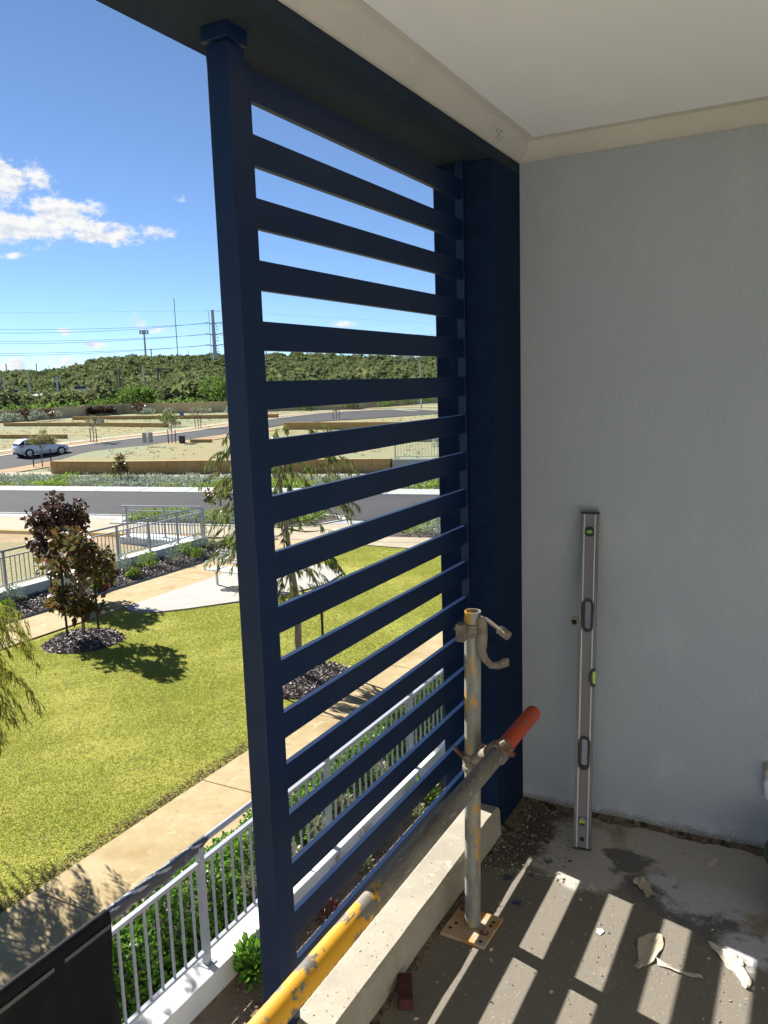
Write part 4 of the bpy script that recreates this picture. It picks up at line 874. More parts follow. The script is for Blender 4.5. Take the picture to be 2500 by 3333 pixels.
# ------------------------------------------------------------------ street side: verges, walls, lots
def cover(name, n, ptf, L, Wd, mat, label, hh=.18):
    P = ptf(n); ms = sstep(-.35, .35, np.sin(P[:, 0]*1.1+np.sin(P[:, 1]*.9)*1.5)+.5*np.sin(P[:, 0]*3.1+P[:, 1]*2.3)+.3*rng.normal(size=len(P)))
    return P, ms
def verge(poly_t, poly_s, n, lab_s, lab_g, lime=.45, L=.10):
    t = rng.uniform(*poly_t, n); s = rng.uniform(*poly_s, n); x, y = st(t, s)
    lump = .5+.5*np.sin(x*2.3+np.sin(y*1.9)*2)*np.sin(y*2.7+1)
    z = H(x, y)+.04+rng.random(n)*(.10+.20*lump); P = np.c_[x, y, z]
    f = np.sin(x*.55+1.3)+np.sin(y*.8-x*.25)+.5*np.sin(x*1.7+y*1.3)+rng.normal(0, .25, n); g = f > (1.4-2.4*lime)
    d = rsph(n)+np.array([0, 0, .5])
    stuff(np_mesh('groundcover', *leaves(P[~g], d[~g], L, L*.35), 'leaf_silver'), lab_s, 'groundcover')
    stuff(np_mesh('groundcover', *leaves(P[g], d[g], L, L*.35), 'leaf_lime'), lab_g, 'groundcover')
verge((-44, 12), (30.4, 34.4), 40000, 'silver grey groundcover on the verge across the road', 'lime green groundcover patches on the verge across the road', .42, .16)
bar('verge_soil', 30.2, 34.5, 'mulch_base', .035, -44, 14)
CB = [(-17.6, 22.2), (-16.4, 23.5), (-10.6, 24.0), (-9.4, 23.7), (-9.0, 22.9), (-9.5, 22.0), (-10.8, 21.2), (-17.4, 21.2)]
cb = [st(*p) for p in CB]; cx_, cy_ = np.mean([p[0] for p in cb]), np.mean([p[1] for p in cb])
struct(MB().prism([(cx_+(x-cx_)*1.0, cy_+(y-cy_)*1.0) for x, y in cb], ZG-.1, ZG+.05).build('corner_kerb', 'kerb', bevel=.02, seg=1))
struct(MB().prism([(cx_+(x-cx_)*.94, cy_+(y-cy_)*.86) for x, y in cb], ZG, ZG+.062).build('corner_bed', 'mulch_base'))
verge((-17.0, -9.9), (21.5, 23.4), 6500, 'silver groundcover in the kerbed corner bed beside the road', 'lime groundcover in the kerbed corner bed beside the road', .5, .12)
verge((-6.6, 6), (20.3, 22.6), 9000, 'silver groundcover of the bed past the weeping tree', 'lime groundcover of the bed past the weeping tree', .45, .12)
bar('right_bed', 20.15, 22.75, 'mulch_base', .02, -6.8, 8)
nW = 2600; wx = rng.uniform(-95, -10, nW); wy = rng.uniform(32, 100, nW); keepw = (-.187*wx+.982*wy > 37.5) & (np.abs(wx+46.5) > 5.5) & (wx > -100)
wx, wy = wx[keepw], wy[keepw]; wz = np.maximum(H(wx, wy), np.where((wx > -41) & (wy < 44.5+.1*(wx+41)), ZG+.735, -9)); wp = np.c_[wx, wy, wz]
wp = np.repeat(wp, 7, 0)+rng.normal(0, .10, (len(wp)*7, 3))*np.array([1, 1, 0]); stuff(np_mesh('lot_weeds', *leaves(wp, rsph(len(wp))*np.array([1, 1, .4])+np.array([0, 0, .6]), .11, .04), material('lot weed', (.28, .26, .12), rough=.9, island=((.22, .25, .09), .2, 1))), 'scattered tufts of weeds over the dry lots', 'weeds')
# limestone retaining walls, built of courses of blocks
def retain(pts, hgt, th, label, courses=2, blk=1.0, mat='limestone', cap=False, group='limestone retaining walls', base=None):
    pts = [np.array(p, float) for p in pts]; root = empty('retaining_wall', (pts[0][0], pts[0][1], 0), label, 'retaining wall', group)
    o0 = np.array([pts[0][0], pts[0][1]])
    for p, q in zip(pts[:-1], pts[1:]):
        d = q-p; L = np.linalg.norm(d); d /= L; nrm = np.array([-d[1], d[0]]); ch = hgt/courses
        for c in range(courses):
            u = -.5*blk if c % 2 else 0.0
            while u < L-.02:
                a, b = max(u, 0), min(u+blk, L); u += blk
                if b-a < .06: continue
                j = rng.normal(0, .006); A = p+d*(a+.010)-o0+nrm*j; B = p+d*(b-.010)-o0+nrm*j
                zb = (float(H(*p)) if base is None else base)+c*ch-(.15 if c == 0 else 0); zt = (float(H(*p)) if base is None else base)+(c+1)*ch-.008
                poly = [A, B, B+nrm*th, A+nrm*th]
                mb = MB(); mb.add([(x, y, zb) for x, y in poly]+[(x, y, zt) for x, y in poly], [(3,2,1,0),(4,5,6,7),(0,1,5,4),(1,2,6,5),(2,3,7,6),(3,0,4,7)])
                mb.build('block', mat, root)
    return root
W1 = [(-38.32, 29.55), (-34.15, 30.2), (-27.7, 31.9), (-18.45, 34.3)]
retain(W1, .75, .35, 'tan limestone block wall across the road, tallest of the retaining walls', 2, 1.0, base=ZG+.03)
retain([(-18.4, 34.32), (-9, 36.8)], .70, .3, 'pale grey wall end with a small balustrade seen through the slats', 1, 4, 'kerb', base=ZG+.03)
balustrade((-18.4, 34.5), (-10.5, 36.5), ZG+.74, [.1, 2.7, 5.3, 7.9], .16, 'small pale balustrade on the grey wall end seen through the slats', 1.0, .95)
# raised lot behind that wall
LOT = [(-38.25, 29.85), (-34.1, 30.5), (-27.65, 32.2), (-18.4, 34.6), (-9, 37.1), (-9, 49), (-41.2, 43.8), (-42.3, 40), (-42.2, 36.5), (-41.4, 34.6)]
lo = MB(); nL_ = len(LOT); zl = ZG+.735
hb = [max(zl, float(H(x, y))+.02) for x, y in LOT]
vs = [(x, y, h) for (x, y), h in zip(LOT, hb)]+[(x, y, ZG-.3) for x, y in LOT]
lo.add(vs, [tuple(range(nL_))]+[(i, (i+1) % nL_, nL_+(i+1) % nL_, nL_+i) for i in range(nL_)])
struct(lo.build('raised_lot', 'field'))
retain([(-40.35, 43.9), (-38.6, 44.1)], .40, .3, 'short tan limestone wall beside the dark service box', 1, 1.2)
retain([(-33, 44.6), (-23.2, 45.6), (-9, 47.6)], .42, .3, 'low tan wall behind the raised lot seen through the slats', 1, 1.5)
retain([(-41.8, 58.2), (-35.2, 58.0), (-20, 57.6)], .62, .3, 'tan limestone wall seen through the slats in front of the bending road', 2, 1.5)
retain([(-65.1, 46.4), (-57.0, 46.8)], .34, .3, 'low tan terrace wall directly above the white car', 1, 1.6)
retain([(-89.5, 65.3), (-75.6, 64.9), (-59.4, 61.9)], .42, .35, 'long tan terrace wall in the middle of the dry lots', 1, 2.2)
retain([(-94, 80.0), (-77.3, 79.7), (-58, 79.9)], .46, .35, 'farthest tan terrace wall below the boundary wall', 1, 2.2)
tuft('pale_shrub', (-17.0, 37.9, ZG+.735), .9, 1.3, 420, .2, .07, 'leaf_silver', 'pale silvery shrub behind the small balustrade seen through the slats', 'shrub', upb=.6)
# boundary wall of panels and piers
def boundary(pts, hgt, label, span):
    root = empty('boundary_wall', (pts[0][0], pts[0][1], 0), label, 'boundary wall'); o0 = np.array(pts[0])
    for p, q in zip(pts[:-1], pts[1:]):
        p, q = np.array(p), np.array(q); L = np.linalg.norm(q-p); d = (q-p)/L; nrm = np.array([-d[1], d[0]]); n = max(1, int(round(L/span)))
        for k in range(n):
            a = p+d*L*k/n; b = p+d*L*(k+1)/n; z = float(H(*a)); w = .12
            def slab(a, b, w, z0, z1, nm, mt):
                A, B = a-o0, b-o0; poly = [A-nrm*w, B-nrm*w, B+nrm*w, A+nrm*w]
                MB().add([(x, y, z0) for x, y in poly]+[(x, y, z1) for x, y in poly], [(3,2,1,0),(4,5,6,7),(0,1,5,4),(1,2,6,5),(2,3,7,6),(3,0,4,7)]).build(nm, mt, root)
            slab(a+d*.21, b-d*.21, .11, z-.2, z+hgt-.1, 'panel', 'limestone_pale'); slab(a-d*.2, a+d*.2, .22, z-.2, z+hgt, 'pier', 'limestone_pale')
    return root
boundary([(-116, 52), (-101.8, 74.1), (-104.2, 87), (-103.5, 99), (-89, 99.6), (-62, 104.8)], 1.75, 'long pale limestone boundary wall with piers below the green hill', 4.2)
boundary([(-62, 104.8), (-60.5, 126), (-56, 133)], 1.2, 'lower stretch of pale boundary wall behind the bend of the road', 4.2)

# ------------------------------------------------------------------ young street trees, shrubs and street furniture
def street_tree(x, y, h, label, mat='leaf_young', spread=.9, stakes=((-.45, .1), (.45, -.1)), dense=1.0, z0=None):
    z = float(H(x, y)) if z0 is None else z0; root = empty('young_tree', (x, y, z), label, 'young tree', 'staked young street trees'); mb = MB()
    mb.tube([(0, 0, -.1), (.03, .0, h*.45), (-.02, .02, h*.8)], [.04, .03, .015], 7); parts = []
    for k in range(11):
        a = rng.random()*6.283; w = spread*rng.random()**.6; zz_ = h*(.62+.36*rng.random()); e = (w*math.cos(a), w*math.sin(a), zz_)
        limb(mb, (0, 0, h*(.4+.2*rng.random())), e, .016, .005, .15, 4, 5); m = int(70*dense); u = rsph(m)*(rng.random(m)**.5)[:, None]
        parts.append(leaves(np.array(e)+u*np.array([.30, .30, .24])*spread, rsph(m)+np.array([0, 0, -.4]), .16, .035))
    mb.build('trunk', 'bark', root, smooth='auto'); crown_mesh('crown', parts, mat, root)
    for (sx_, sy_) in stakes: MB().tube([(sx_, sy_, -.1), (sx_, sy_, min(1.15, h*.6))], .035, 6).build('stake', 'stake', root)
    return root
street_tree(-42.66, 32.52, 2.3, 'wispy young tree between two stakes in front of the white car', 'leaf_car_tree', stakes=((-.55, -.2), (.55, .25)), spread=.95, dense=1.7)
street_tree(-50.70, 44.2, 2.2, 'wispy young tree between two stakes behind the side road, right of the car', spread=1.0)
street_tree(-41.80, 43.57, 2.45, 'young tree between two stakes near the dark service box', spread=.75)
street_tree(-53.06, 59.6, 2.3, 'spreading young tree between two stakes farthest up the side road', spread=1.2)
street_tree(-46.5, 75.0, 1.6, 'small staked tree seen through the slats beside the road bend', spread=.5, dense=.4)
clump_tree('young_tree', (-30.61, 27.47, ZG+.03), 'small dense dark tree between two stakes on the verge across the road', 'young tree', 'leaf_maple', [(0, 0, 1.15, .3), (-.2, .1, .85, .32), (.22, -.1, .9, .3), (.25, .1, .7, .25), (0, .1, 1.35, .18), (-.28, -.1, .65, .22)], 1.2, .03, 1000, .12, .09, [(-.42, -.1, .75), (.42, .1, .75)], group='staked young street trees')
def shrub(name, x, y, r_, h, mat, label, n=260, L=.22, group=None, z0=None):
    o = np_mesh(name, *bush_leaves((0, 0, h*.45), r_, r_, h*.62, n, L, L*.6, lumps=5), mat); o.location = (x, y, float(H(x, y)) if z0 is None else z0); return tag(o, label, 'shrub', group)
shrub('green_shrub', -60.2, 63.1, 1.15, 1.7, 'leaf_fig', 'bright green rounded shrub beside the terrace wall end', 420)
RED = [(-100.8, 77.7, 1.5, 1.9, 'large dark red shrub, leftmost in front of the boundary wall'), (-97.0, 78.3, 1.3, 1.8, 'dark red shrub, second from the left below the boundary wall'), (-103.2, 92.0, .9, 1.5, 'dark red shrub, left one of a close pair by the boundary wall'),
       (-102.6, 93.4, .9, 1.5, 'dark red shrub, right one of a close pair by the boundary wall'), (-102.4, 95.6, 1.0, 1.4, 'dark red shrub just right of the close pair'), (-98.5, 97.6, 1.5, 2.2, 'tallest dark red shrub near the middle of the boundary wall')]
for (x, y, r_, h, lb_) in RED: shrub('red_shrub', x, y, r_, h, 'leaf_dark', lb_, 300, .3, 'dark red shrubs along the boundary wall')
SIL = [(-97.2, 71.8, 1.1, 1.5, 'round silver grey shrub at the far left end of the boundary wall'), (-95.8, 72.3, 1.0, 1.4, 'second silver shrub touching the leftmost one'), (-96.4, 75.6, 1.0, 1.5, 'silver shrub between the two big dark red shrubs, left one'), (-95.2, 75.9, .9, 1.4, 'silver shrub between the two big dark red shrubs, right one'), (-100, 81.9, 1.6, 1.3, 'wide low silver shrub right of the second red shrub'),
       (-95.5, 96.8, 1.5, .9, 'low silver shrub right of the tallest red shrub'), (-91.5, 97.4, 1.1, .8, 'low silver shrub in the middle right of the boundary wall'), (-84.5, 97.5, 1.5, 1.0, 'broad silver shrub behind the blue sign'), (-79.5, 98.2, 1.3, .9, 'silver shrub below the right part of the boundary wall'), (-73.5, 99.5, 1.3, 1.0, 'last silver shrub before the post on the boundary wall')]
for (x, y, r_, h, lb_) in SIL: shrub('silver_shrub', x, y, r_, h, 'leaf_silver', lb_, 240, .28, 'silver shrubs along the boundary wall')
for k, (x, y, r_, h) in enumerate([(-68, 101.5, 1.6, 1.1), (-61.5, 104.0, 1.5, 1.3), (-59.0, 110.5, 1.7, 1.4), (-58.5, 117, 1.8, 1.6), (-57.8, 123, 1.8, 1.5), (-56.5, 129, 1.8, 1.6)]):
    shrub('roadside_shrub', x, y, r_, h, ['leaf_fig', 'leaf_bush'][k % 2], f'{ORD[k]} rounded green shrub from the left beyond the road bend seen through the slats', 260, .3, 'shrubs beyond the road bend')
def sign(x, y, h, w, bh, mat, label, double=False):
    z = float(H(x, y)); root = empty('street_sign', (x, y, z), label, 'sign', None, R(35))
    MB().tube([(0, .03, -.2), (0, .03, h)], .03, 8).build('signpost', 'steel_far', root)
    if double:
        MB().box(-w, -.06, -.015, .0, h-bh, h).build('board', mat, root); MB().box(.06, w, -.015, .0, h-bh, h).build('board', mat, root)
    else: MB().box(-w/2, w/2, -.015, 0, h-bh, h).build('board', mat, root)
sign(-40.84, 40.09, 1.35, .36, .72, 'sign_grey', 'double grey lot sign on one post beside the side road', True)
sign(-68.15, 74.19, 1.1, .5, .45, 'sign_blue', 'small blue sign on a post on the dry lots')
sign(-69.13, 62.23, 1.0, .7, .6, 'sign_grey', 'small grey sign on the long terrace wall')
zb = float(H(-40.6, 43.7)); sb = MB().box(-.19, .19, -.15, .15, 0, .52).build('service_box', 'box_dark', bevel=.03); sb.location = (-40.75, 43.5, max(zb, ZG+.735)-.02); tag(sb, 'dark service box on the lot beside the short tan wall', 'service box')
lid = MB().box(-.21, .21, -.17, .17, .521, .55).build('lid', 'box_dark', sb, bevel=.01)
# street lamp seen through the slats
lp = empty('street_lamp', (-49.4, 103.1, float(H(-49.4, 103.1))), 'white street lamp with a curved arm seen through the slats', 'street lamp', None, R(100))
MB().tube([(0, 0, -.2), (0, 0, 3.5), (0, 0, 6.2), (0, .35, 6.9), (0, 1.0, 7.25), (0, 1.7, 7.3)], [.12, .10, .08, .07, .06, .05], 8).build('lamp_post', 'steel_pale', lp, smooth='auto')
MB().tube([(0, 1.5, 7.28), (0, 1.9, 7.25), (0, 2.6, 7.2)], [.10, .2, .1], 10, squash=.45).build('lamp_head', 'steel_pale', lp, smooth='auto')

# white hatchback on the side road
def car(x, y, ang, sc, label):
    root = empty('white_hatchback', (x, y, float(H(x, y))+.02), label, 'car', None, ang); root.scale = (sc,)*3
    # local x forward, rear axle at 0; stations of the lower body: x, half width, z bottom, z belt
    S = [(-.78, .62, .42, .88), (-.72, .76, .28, .98), (-.45, .86, .22, 1.00), (0, .89, .20, .98), (.7, .89, .20, .95), (1.6, .89, .20, .93), (2.2, .88, .20, .92), (2.75, .84, .22, .84), (3.15, .78, .26, .76), (3.40, .66, .30, .66), (3.48, .48, .36, .56)]
    vs, fs = [], []
    for (sx_, w, zb_, zt) in S:
        vs += [(sx_, -w*.86, zb_), (sx_, -w, zb_+.16), (sx_, -w, (zb_+zt)*.55), (sx_, -w*.92, zt), (sx_, 0, zt+.03), (sx_, w*.92, zt), (sx_, w, (zb_+zt)*.55), (sx_, w, zb_+.16), (sx_, w*.86, zb_)]
    m = 9
    for i in range(len(S)-1):
        for k in range(m): fs.append((i*m+k, i*m+(k+1) % m, (i+1)*m+(k+1) % m, (i+1)*m+k))
    fs += [tuple(range(m)), tuple(range((len(S)-1)*m, len(S)*m))]
    body = MB().add(vs, fs).build('body', 'car_paint', root, smooth='auto')
    # roof and glasshouse
    Rf = [(-.70, .62, 1.14), (-.35, .62, 1.40), (.3, .63, 1.475), (1.0, .62, 1.46), (1.55, .58, 1.38)]
    vs = []
    for (sx_, w, z) in Rf: vs += [(sx_, -w, z-.05), (sx_, -w*.8, z), (sx_, w*.8, z), (sx_, w, z-.05), (sx_, w*.9, z-.07), (sx_, -w*.9, z-.07)]
    fs = [(i*6+k, i*6+(k+1) % 6, (i+1)*6+(k+1) % 6, (i+1)*6+k) for i in range(len(Rf)-1) for k in range(6)]+[tuple(range(6)), tuple(range(24, 30))]
    MB().add(vs, fs).build('roof', 'car_paint', root, smooth='auto')
    Bt = [(-.70, .74, .97), (-.35, .80, .98), (.3, .82, .97), (1.0, .82, .95), (2.28, .78, .92)]; Tp = [(-.66, .60, 1.11), (-.35, .60, 1.35), (.3, .61, 1.42), (1.0, .60, 1.405), (1.55, .56, 1.33)]
    vs = [(a, -b, c) for a, b, c in Bt]+[(a, -b, c) for a, b, c in Tp]+[(a, b, c) for a, b, c in Bt]+[(a, b, c) for a, b, c in Tp]
    fs = [(i, i+1, 6+i, 5+i) for i in range(4)]+[(10+i, 15+i, 16+i, 11+i) for i in range(4)]+[(0, 5, 15, 10), (4, 14, 19, 9)]
    MB().add(vs, fs).build('glasshouse', 'glass_dark', root)
    for sg in (-1, 1):
        for (xa, xb, w) in ((.98, 1.04, .03), (-.30, -.12, .05)):
            MB().add([(xa, sg*.815, .95), (xb, sg*.815, .95), (xb, sg*.612, 1.40), (xa, sg*.612, 1.40), (xa, sg*.80, .95), (xb, sg*.80, .95), (xb, sg*.60, 1.40), (xa, sg*.60, 1.40)], [(3,2,1,0),(4,5,6,7),(0,1,5,4),(1,2,6,5),(2,3,7,6),(3,0,4,7)]).build('pillar', 'car_paint', root)
        MB().add([(-.785, sg*.50, .80), (-.70, sg*.80, .80), (-.42, sg*.868, .86), (-.40, sg*.868, .93), (-.66, sg*.79, .97), (-.76, sg*.50, .90)], [(0, 1, 2, 3, 4, 5)]).build('tail_light', 'red_lamp', root)
        MB().add([(3.44, sg*.5, .56), (3.30, sg*.70, .58), (2.95, sg*.80, .70), (2.95, sg*.79, .74), (3.36, sg*.62, .66)], [(0, 1, 2, 3, 4)]).build('headlight', 'clear_lamp', root)
        MB().box(1.55, 1.72, sg*.90-.06, sg*.90+.06, .93, 1.05).build('mirror', 'car_paint', root, bevel=.02)
        for wx in (0, 2.65):
            ty = MB().tube([(wx, sg*.68, .315), (wx, sg*.905, .315)], .315, 24).build('wheel', 'tyre', root, smooth='auto')
            MB().tube([(wx, sg*.88, .315), (wx, sg*.912, .315)], .225, 20).build('rim', 'rim', ty, smooth='auto')
            a = MB(); band_ring(a, Vector((wx, sg*.893, .315)), Vector((0, 1, 0)), .317, .03, .05, 0, 360); a.build('wheel_arch', 'tyre', ty)
    MB().box(-.80, -.775, -.26, .26, .66, .78).build('number_plate', 'plate_white', root)
    MB().box(-.755, -.70, -.62, .62, .24, .40).build('bumper', 'tyre', root, bevel=.03)
    MB().add([(-.765, -.56, .985), (-.765, .56, .985), (-.675, .52, 1.13), (-.675, -.52, 1.13)], [(0, 1, 2, 3)]).build('rear_window', 'glass_dark', root)
    return root
hd_ = math.atan2(38.13-36.08, -47.59+48.17); wdx, wdy = -math.sin(hd_), math.cos(hd_)
car(-48.05+wdx*.78, 35.95+wdy*.78, hd_, .87, 'white hatchback driving along the side road with its rear to the left')

# ------------------------------------------------------------------ far things: bushes, hill scrub, poles, wires, sheds
def far_bush(azd, r, rx, h, label, mat='leaf_fig', n=900, L=.5, z0=None):
    x, y = polar(azd, r); z = hill_z(np.array(azd), np.array(float(r))).item() if z0 is None else z0
    root = empty('large_bush', (x, y, z), label, 'bush', 'large bushes behind the boundary wall')
    MB().tube([(0, 0, -.5), (.1, 0, h*.4), (0, .1, h*.75)], [.25, .18, .08], 7).build('trunk', 'bark', root, smooth='auto')
    np_mesh('crown', *bush_leaves((0, 0, h*.5), rx, rx*.8, h*.55, n, L, L*.65, lumps=9, low=-.8), mat, root)
far_bush(-44.85, 150, 4.6, 5.2, 'big bright green bush rising above the middle of the boundary wall', n=1700, z0=-2.2)
far_bush(-46.6, 150, 3.6, 2.6, 'low bright bush left of the big one above the boundary wall', n=900, z0=-1.9)
far_bush(-39.2, 152, 6.0, 6.6, 'tall green bush at the foot of the pylon beside the post', n=2000, z0=-1.8)
far_bush(-42.0, 178, 4.6, 6.0, 'dark rounded bush in the middle distance left of the pylon', 'leaf_bush', n=1300, z0=-1.6)
far_bush(-40.9, 176, 4.2, 4.8, 'lighter rounded bush just left of the pylon foot', 'leaf_fig', n=1100, z0=-1.2)
far_bush(-43.4, 186, 4.0, 4.6, 'dark round bush behind the big bright one', 'leaf_bush', n=1000, z0=-.8)
# creeper bank directly behind the boundary wall
nB = 15000; ab = rng.uniform(-58, -22, nB); rb = rng.uniform(147, 160, nB); x = CX+rb*np.sin(np.radians(ab)); y = CY+rb*np.cos(np.radians(ab))
zt = -2.4+1.9*sstep(147, 153, rb)+.35*np.sin(ab*5)+.25*np.sin(ab*13+rb)
stuff(np_mesh('creeper', *leaves(np.c_[x, y, zt-rng.random(nB)*1.0], rsph(nB)+np.array([0, 0, .4]), .75, .55), 'leaf_fig'), 'bright green creeper bank behind the boundary wall', 'creeper')
# scrub all over the hill
parts = []; nS = 4300
az_ = rng.uniform(-60, -20, nS); r_s = np.sqrt(rng.uniform(160**2, 436**2, nS)); zz_ = hill_z(az_, r_s)
for i in range(nS):
    r_ = 1.1+2.9*rng.random()**2.2; 
    if r_s[i] < 235 and az_[i] < -44 and r_s[i] > 165: r_ *= .62
    h_ = r_*(.55+.25*rng.random()); far = r_s[i]/300
    m = int(115+70*rng.random()); u = rsph(m); u[:, 2] = np.abs(u[:, 2])*1.05-.12
    rad = (.78+.3*rng.random(m))[:, None]; c = np.array([CX+r_s[i]*math.sin(R(az_[i])), CY+r_s[i]*math.cos(R(az_[i])), zz_[i]+.25])
    parts.append(leaves(c+u*rad*np.array([r_, r_, h_*1.25]), np.cross(u, rsph(m))+u*.25, r_*.34, r_*.25, sizes=.45))
V, F = join(parts); stuff(np_mesh('scrub', V, F, 'leaf_bush'), 'grey green coastal scrub covering the hill', 'scrub')
def pole(azd, r, ztop, rad, label, mat='pole_dark', arm=None, name='power_pole', cat='pole', head=None):
    x, y = polar(azd, r); zb_ = hill_z(np.array(float(azd)), np.array(float(r))).item()-1
    root = empty(name, (x, y, zb_), label, cat, None, -R(azd)); h = ztop-zb_
    MB().tube([(0, 0, 0), (0, 0, h)], [rad, rad*.75], 8).build('pole', mat, root, smooth='auto')
    if arm: MB().box(-arm, arm, -.08, .08, h-.5, h-.34).build('crossarm', mat, root)
    if head == 'lamp': MB().tube([(0, 0, h), (-.8, 0, h+.25), (-2.0, 0, h+.2)], .09, 6).build('lamp_arm', mat, root)
    if head == 'flood':
        MB().box(-2.3, 2.3, -.3, .3, h-1.8, h-1.3).build('platform', mat, root)
        for k in range(4): MB().box(-2.2+1.15*k, -1.3+1.15*k, -.5, .1, h-1.2, h+.2).build('floodlight', 'steel_pale', root)
    return root, h
pole(-45.75, 200, 6.95, .30, 'dark timber power pole, left of two on the hillside', arm=1.2)
pole(-43.3, 200, 6.91, .32, 'dark timber power pole, right of two on the hillside', arm=1.2)
pole(-44.19, 200, 7.7, .18, 'thin pale pole between the two dark power poles', 'steel_pale')
pole(-51.3, 200, 7.06, .17, 'pale street light pole at the far left of the hill foot', 'steel_pale', head='lamp', name='light_pole')
pole(-49.6, 200, 5.7, .26, 'grey pole above the dark low shed', 'steel_far', arm=.9)
pole(-52.73, 200, 5.64, .22, 'grey pole at the left edge above the far cars', 'steel_far')
pole(-50.75, 425, 16.5, .3, 'short mast on the left part of the ridge', 'steel_far', name='mast', cat='mast')
pole(-52.5, 425, 16.6, .3, 'tiny mast at the left edge of the ridge', 'steel_far', name='mast', cat='mast')
pole(-43.97, 430, 31.6, .55, 'floodlight tower standing on the hilltop', 'steel_far', name='light_tower', cat='tower', head='flood')
pole(-43.6, 430, 22.6, .35, 'short antenna beside the floodlight tower on the hilltop', 'steel_far', arm=1.0, name='antenna', cat='antenna')
pole(-41.9, 470, 51.3, .30, 'tall thin radio mast behind the hilltop', 'steel_far', name='radio_mast', cat='mast')
pole(-41.2, 430, 21.3, .2, 'tiny mast on the ridge right of the radio mast', 'steel_far', name='mast', cat='mast')
pole(-36.0, 425, 20.5, .35, 'thin mast on the ridge seen through the slats', 'steel_far', name='mast', cat='mast')
# high voltage pylon and its wires
px_, py_ = polar(-39.45, 350); pb = 0.0
py = empty('pylon', (px_, py_, pb), 'tall grey steel transmission pole with short arms beside the screen post', 'pylon', None, R(39.45))
MB().tube([(0, 0, 0), (0, 0, 33.8)], [1.05, .62], 12).build('shaft', 'steel_far', py, smooth='auto')
MB().tube([(-1.5, -.3, 0), (-1.5, -.3, 32.8)], .12, 6).build('cable_riser', 'steel_pale', py)
WZ = [(28.74, 27.6), (24.31, 23.3), (19.86, 18.9)]
for (z, _) in WZ:
    for sg in (-1, 1): MB().tube([(0, 0, z-.7), (sg*2.3, 0, z), (sg*3.6, 0, z)], [.28, .16, .12], 6).build('crossarm', 'steel_far', py)
    for k in range(2): MB().tube([(1.0, 0, z-1.6-1.3*k), (1.9, 0, z-1.6-1.3*k)], .16, 5).build('step', 'steel_far', py)
MB().tube([(-2.6, 0, 33.5), (3.2, 0, 33.3)], .1, 6).build('top_arm', 'steel_far', py)
for k, (zz0, e0, e1) in enumerate(((28.74, .0716, .0679), (24.31, .0590, .0564), (19.86, .0460, .0438))):
    for j, e in enumerate((e0, e1)):
        sidev = Vector((math.cos(R(39.45)), math.sin(R(39.45)), 0))*(3.2 if j == 0 else -3.2)
        a = Vector((px_, py_, zz0-.1))+sidev*(.6 if j == 0 else 1)
        rl = 330; ax_, ay_ = polar(-52.7, rl); b = Vector((ax_, ay_, 1.655+rl*e)); c2 = b+(b-a)*.9; c2.z = a.z+2
        pts = []
        for t in np.linspace(0, 1.9, 40):
            p = a+(b-a)*t; p.z = a.z+(b.z-a.z)*(1-(1-min(t, 1))**2)+max(0, t-1)*4; pts.append(p)
        rx_, ry_ = polar(-20, 520); c3 = Vector((rx_, ry_, zz0+1.0+j))
        pr_ = [a+(c3-a)*t+Vector((0, 0, -11*t*(1-t))) for t in np.linspace(0, 1, 24)]
        o = MB().tube(list(reversed(pr_))[:-1]+pts, .062, 4, False).build('power_line', 'wire')
        tag(o, f"thin {['upper', 'middle', 'lower'][k]} power line, {['higher', 'lower'][j]} wire of its pair, strung left from the pylon", 'power line', 'power lines at the pylon')
a = Vector((px_, py_, 33.4)); ax_, ay_ = polar(-52.55, 330); b = Vector((ax_, ay_, 31.2)); rx_, ry_ = polar(-20, 520)
o = MB().tube([a+(Vector((rx_, ry_, 34))-a)*t for t in np.linspace(1, .05, 14)]+[a+(b-a)*t for t in np.linspace(0, 1.8, 20)], .024, 4, False).build('power_line', 'wire'); tag(o, 'faint topmost earth wire strung from the tip of the pylon', 'power line', 'power lines at the pylon')
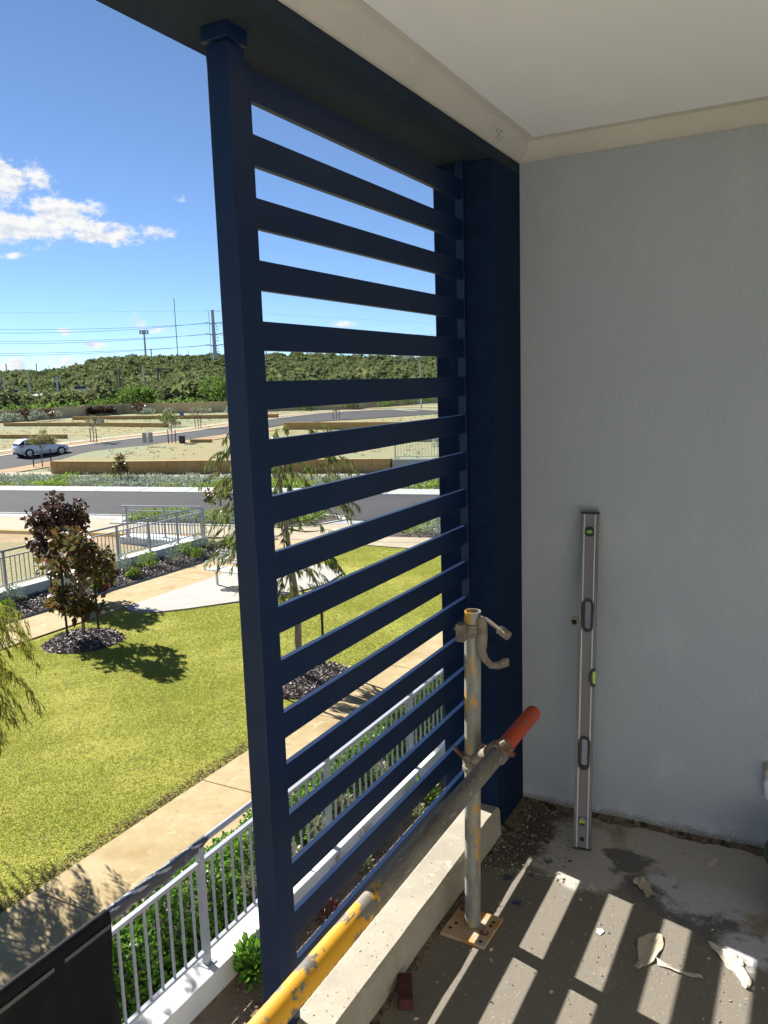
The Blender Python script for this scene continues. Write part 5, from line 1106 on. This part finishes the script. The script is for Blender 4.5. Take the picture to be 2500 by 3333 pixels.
# low buildings and vehicles at the foot of the hill
def shed(azd, r, w, d, z0, h, label, mat, roof='shed_roof', name='shed', eaves=.4, doors=0):
    x, y = polar(azd, r); root = empty(name, (x, y, z0), label, 'building', None, -R(azd))
    MB().box(-w/2, w/2, -d/2, d/2, -1.5, h).build('wall', mat, root)
    MB().add([(-w/2-eaves, -d/2-eaves, h+.004), (w/2+eaves, -d/2-eaves, h+.004), (w/2+eaves, d/2+eaves, h+.5), (-w/2-eaves, d/2+eaves, h+.5), (-w/2-eaves, -d/2-eaves, h+.2), (w/2+eaves, -d/2-eaves, h+.2), (w/2+eaves, d/2+eaves, h+.7), (-w/2-eaves, d/2+eaves, h+.7)], [(3,2,1,0),(4,5,6,7),(0,1,5,4),(1,2,6,5),(2,3,7,6),(3,0,4,7)]).build('roof', roof, root)
    for k in range(doors): MB().box(-w/2+.6+k*w/doors, -w/2+.4+(k+.72)*w/doors, -d/2-.06, -d/2-.002, -.2, h-.5).build('door', 'steel_far', root)
    return root
shed(-50.3, 188, 6.0, 4, .05, 1.25, 'dark low shed among the scrub at the foot of the hill', 'shed', 'steel_far', doors=4)
shed(-48.4, 190, 5.2, 5, .4, .85, 'low shed with a pale roof under the parked white vehicle', 'shed')
shed(-46.9, 192, 3.4, 4, .4, 1.2, 'pale broken concrete hut right of the pale roofed shed', 'rubble', 'rubble')
shed(-45.9, 190, 3.6, 4, -.2, 1.3, 'tan brick hut beside the big bright bush', 'rubble', 'rubble')
def far_car(azd, r, z, label):
    x, y = polar(azd, r); root = empty('parked_vehicle', (x, y, z), label, 'vehicle', 'white vehicles at the foot of the hill', -R(azd))
    MB().box(-2.1, 2.1, -.85, .85, .35, .95).build('body', 'car_paint', root, bevel=.15); MB().add([(-1.5, -.75, .96), (1.2, -.75, .96), (1.2, .75, .96), (-1.5, .75, .96), (-1.1, -.62, 1.55), (.6, -.62, 1.55), (.6, .62, 1.55), (-1.1, .62, 1.55)], [(3,2,1,0),(4,5,6,7),(0,1,5,4),(1,2,6,5),(2,3,7,6),(3,0,4,7)]).build('cabin', 'glass_dark', root)
    MB().box(-1.15, .65, -.64, .64, 1.552, 1.62).build('roof', 'car_paint', root)
    for wx in (-1.3, 1.3): MB().tube([(wx, -.9, .34), (wx, -.6, .34)], .34, 12).build('wheel', 'tyre', root)
far_car(-48.2, 197, 1.75, 'white vehicle parked above the pale roofed shed')
far_car(-52.4, 190, 1.0, 'white vehicle at the left edge below the hill')
far_car(-51.95, 196, 1.3, 'second white vehicle just right of the left edge below the hill')
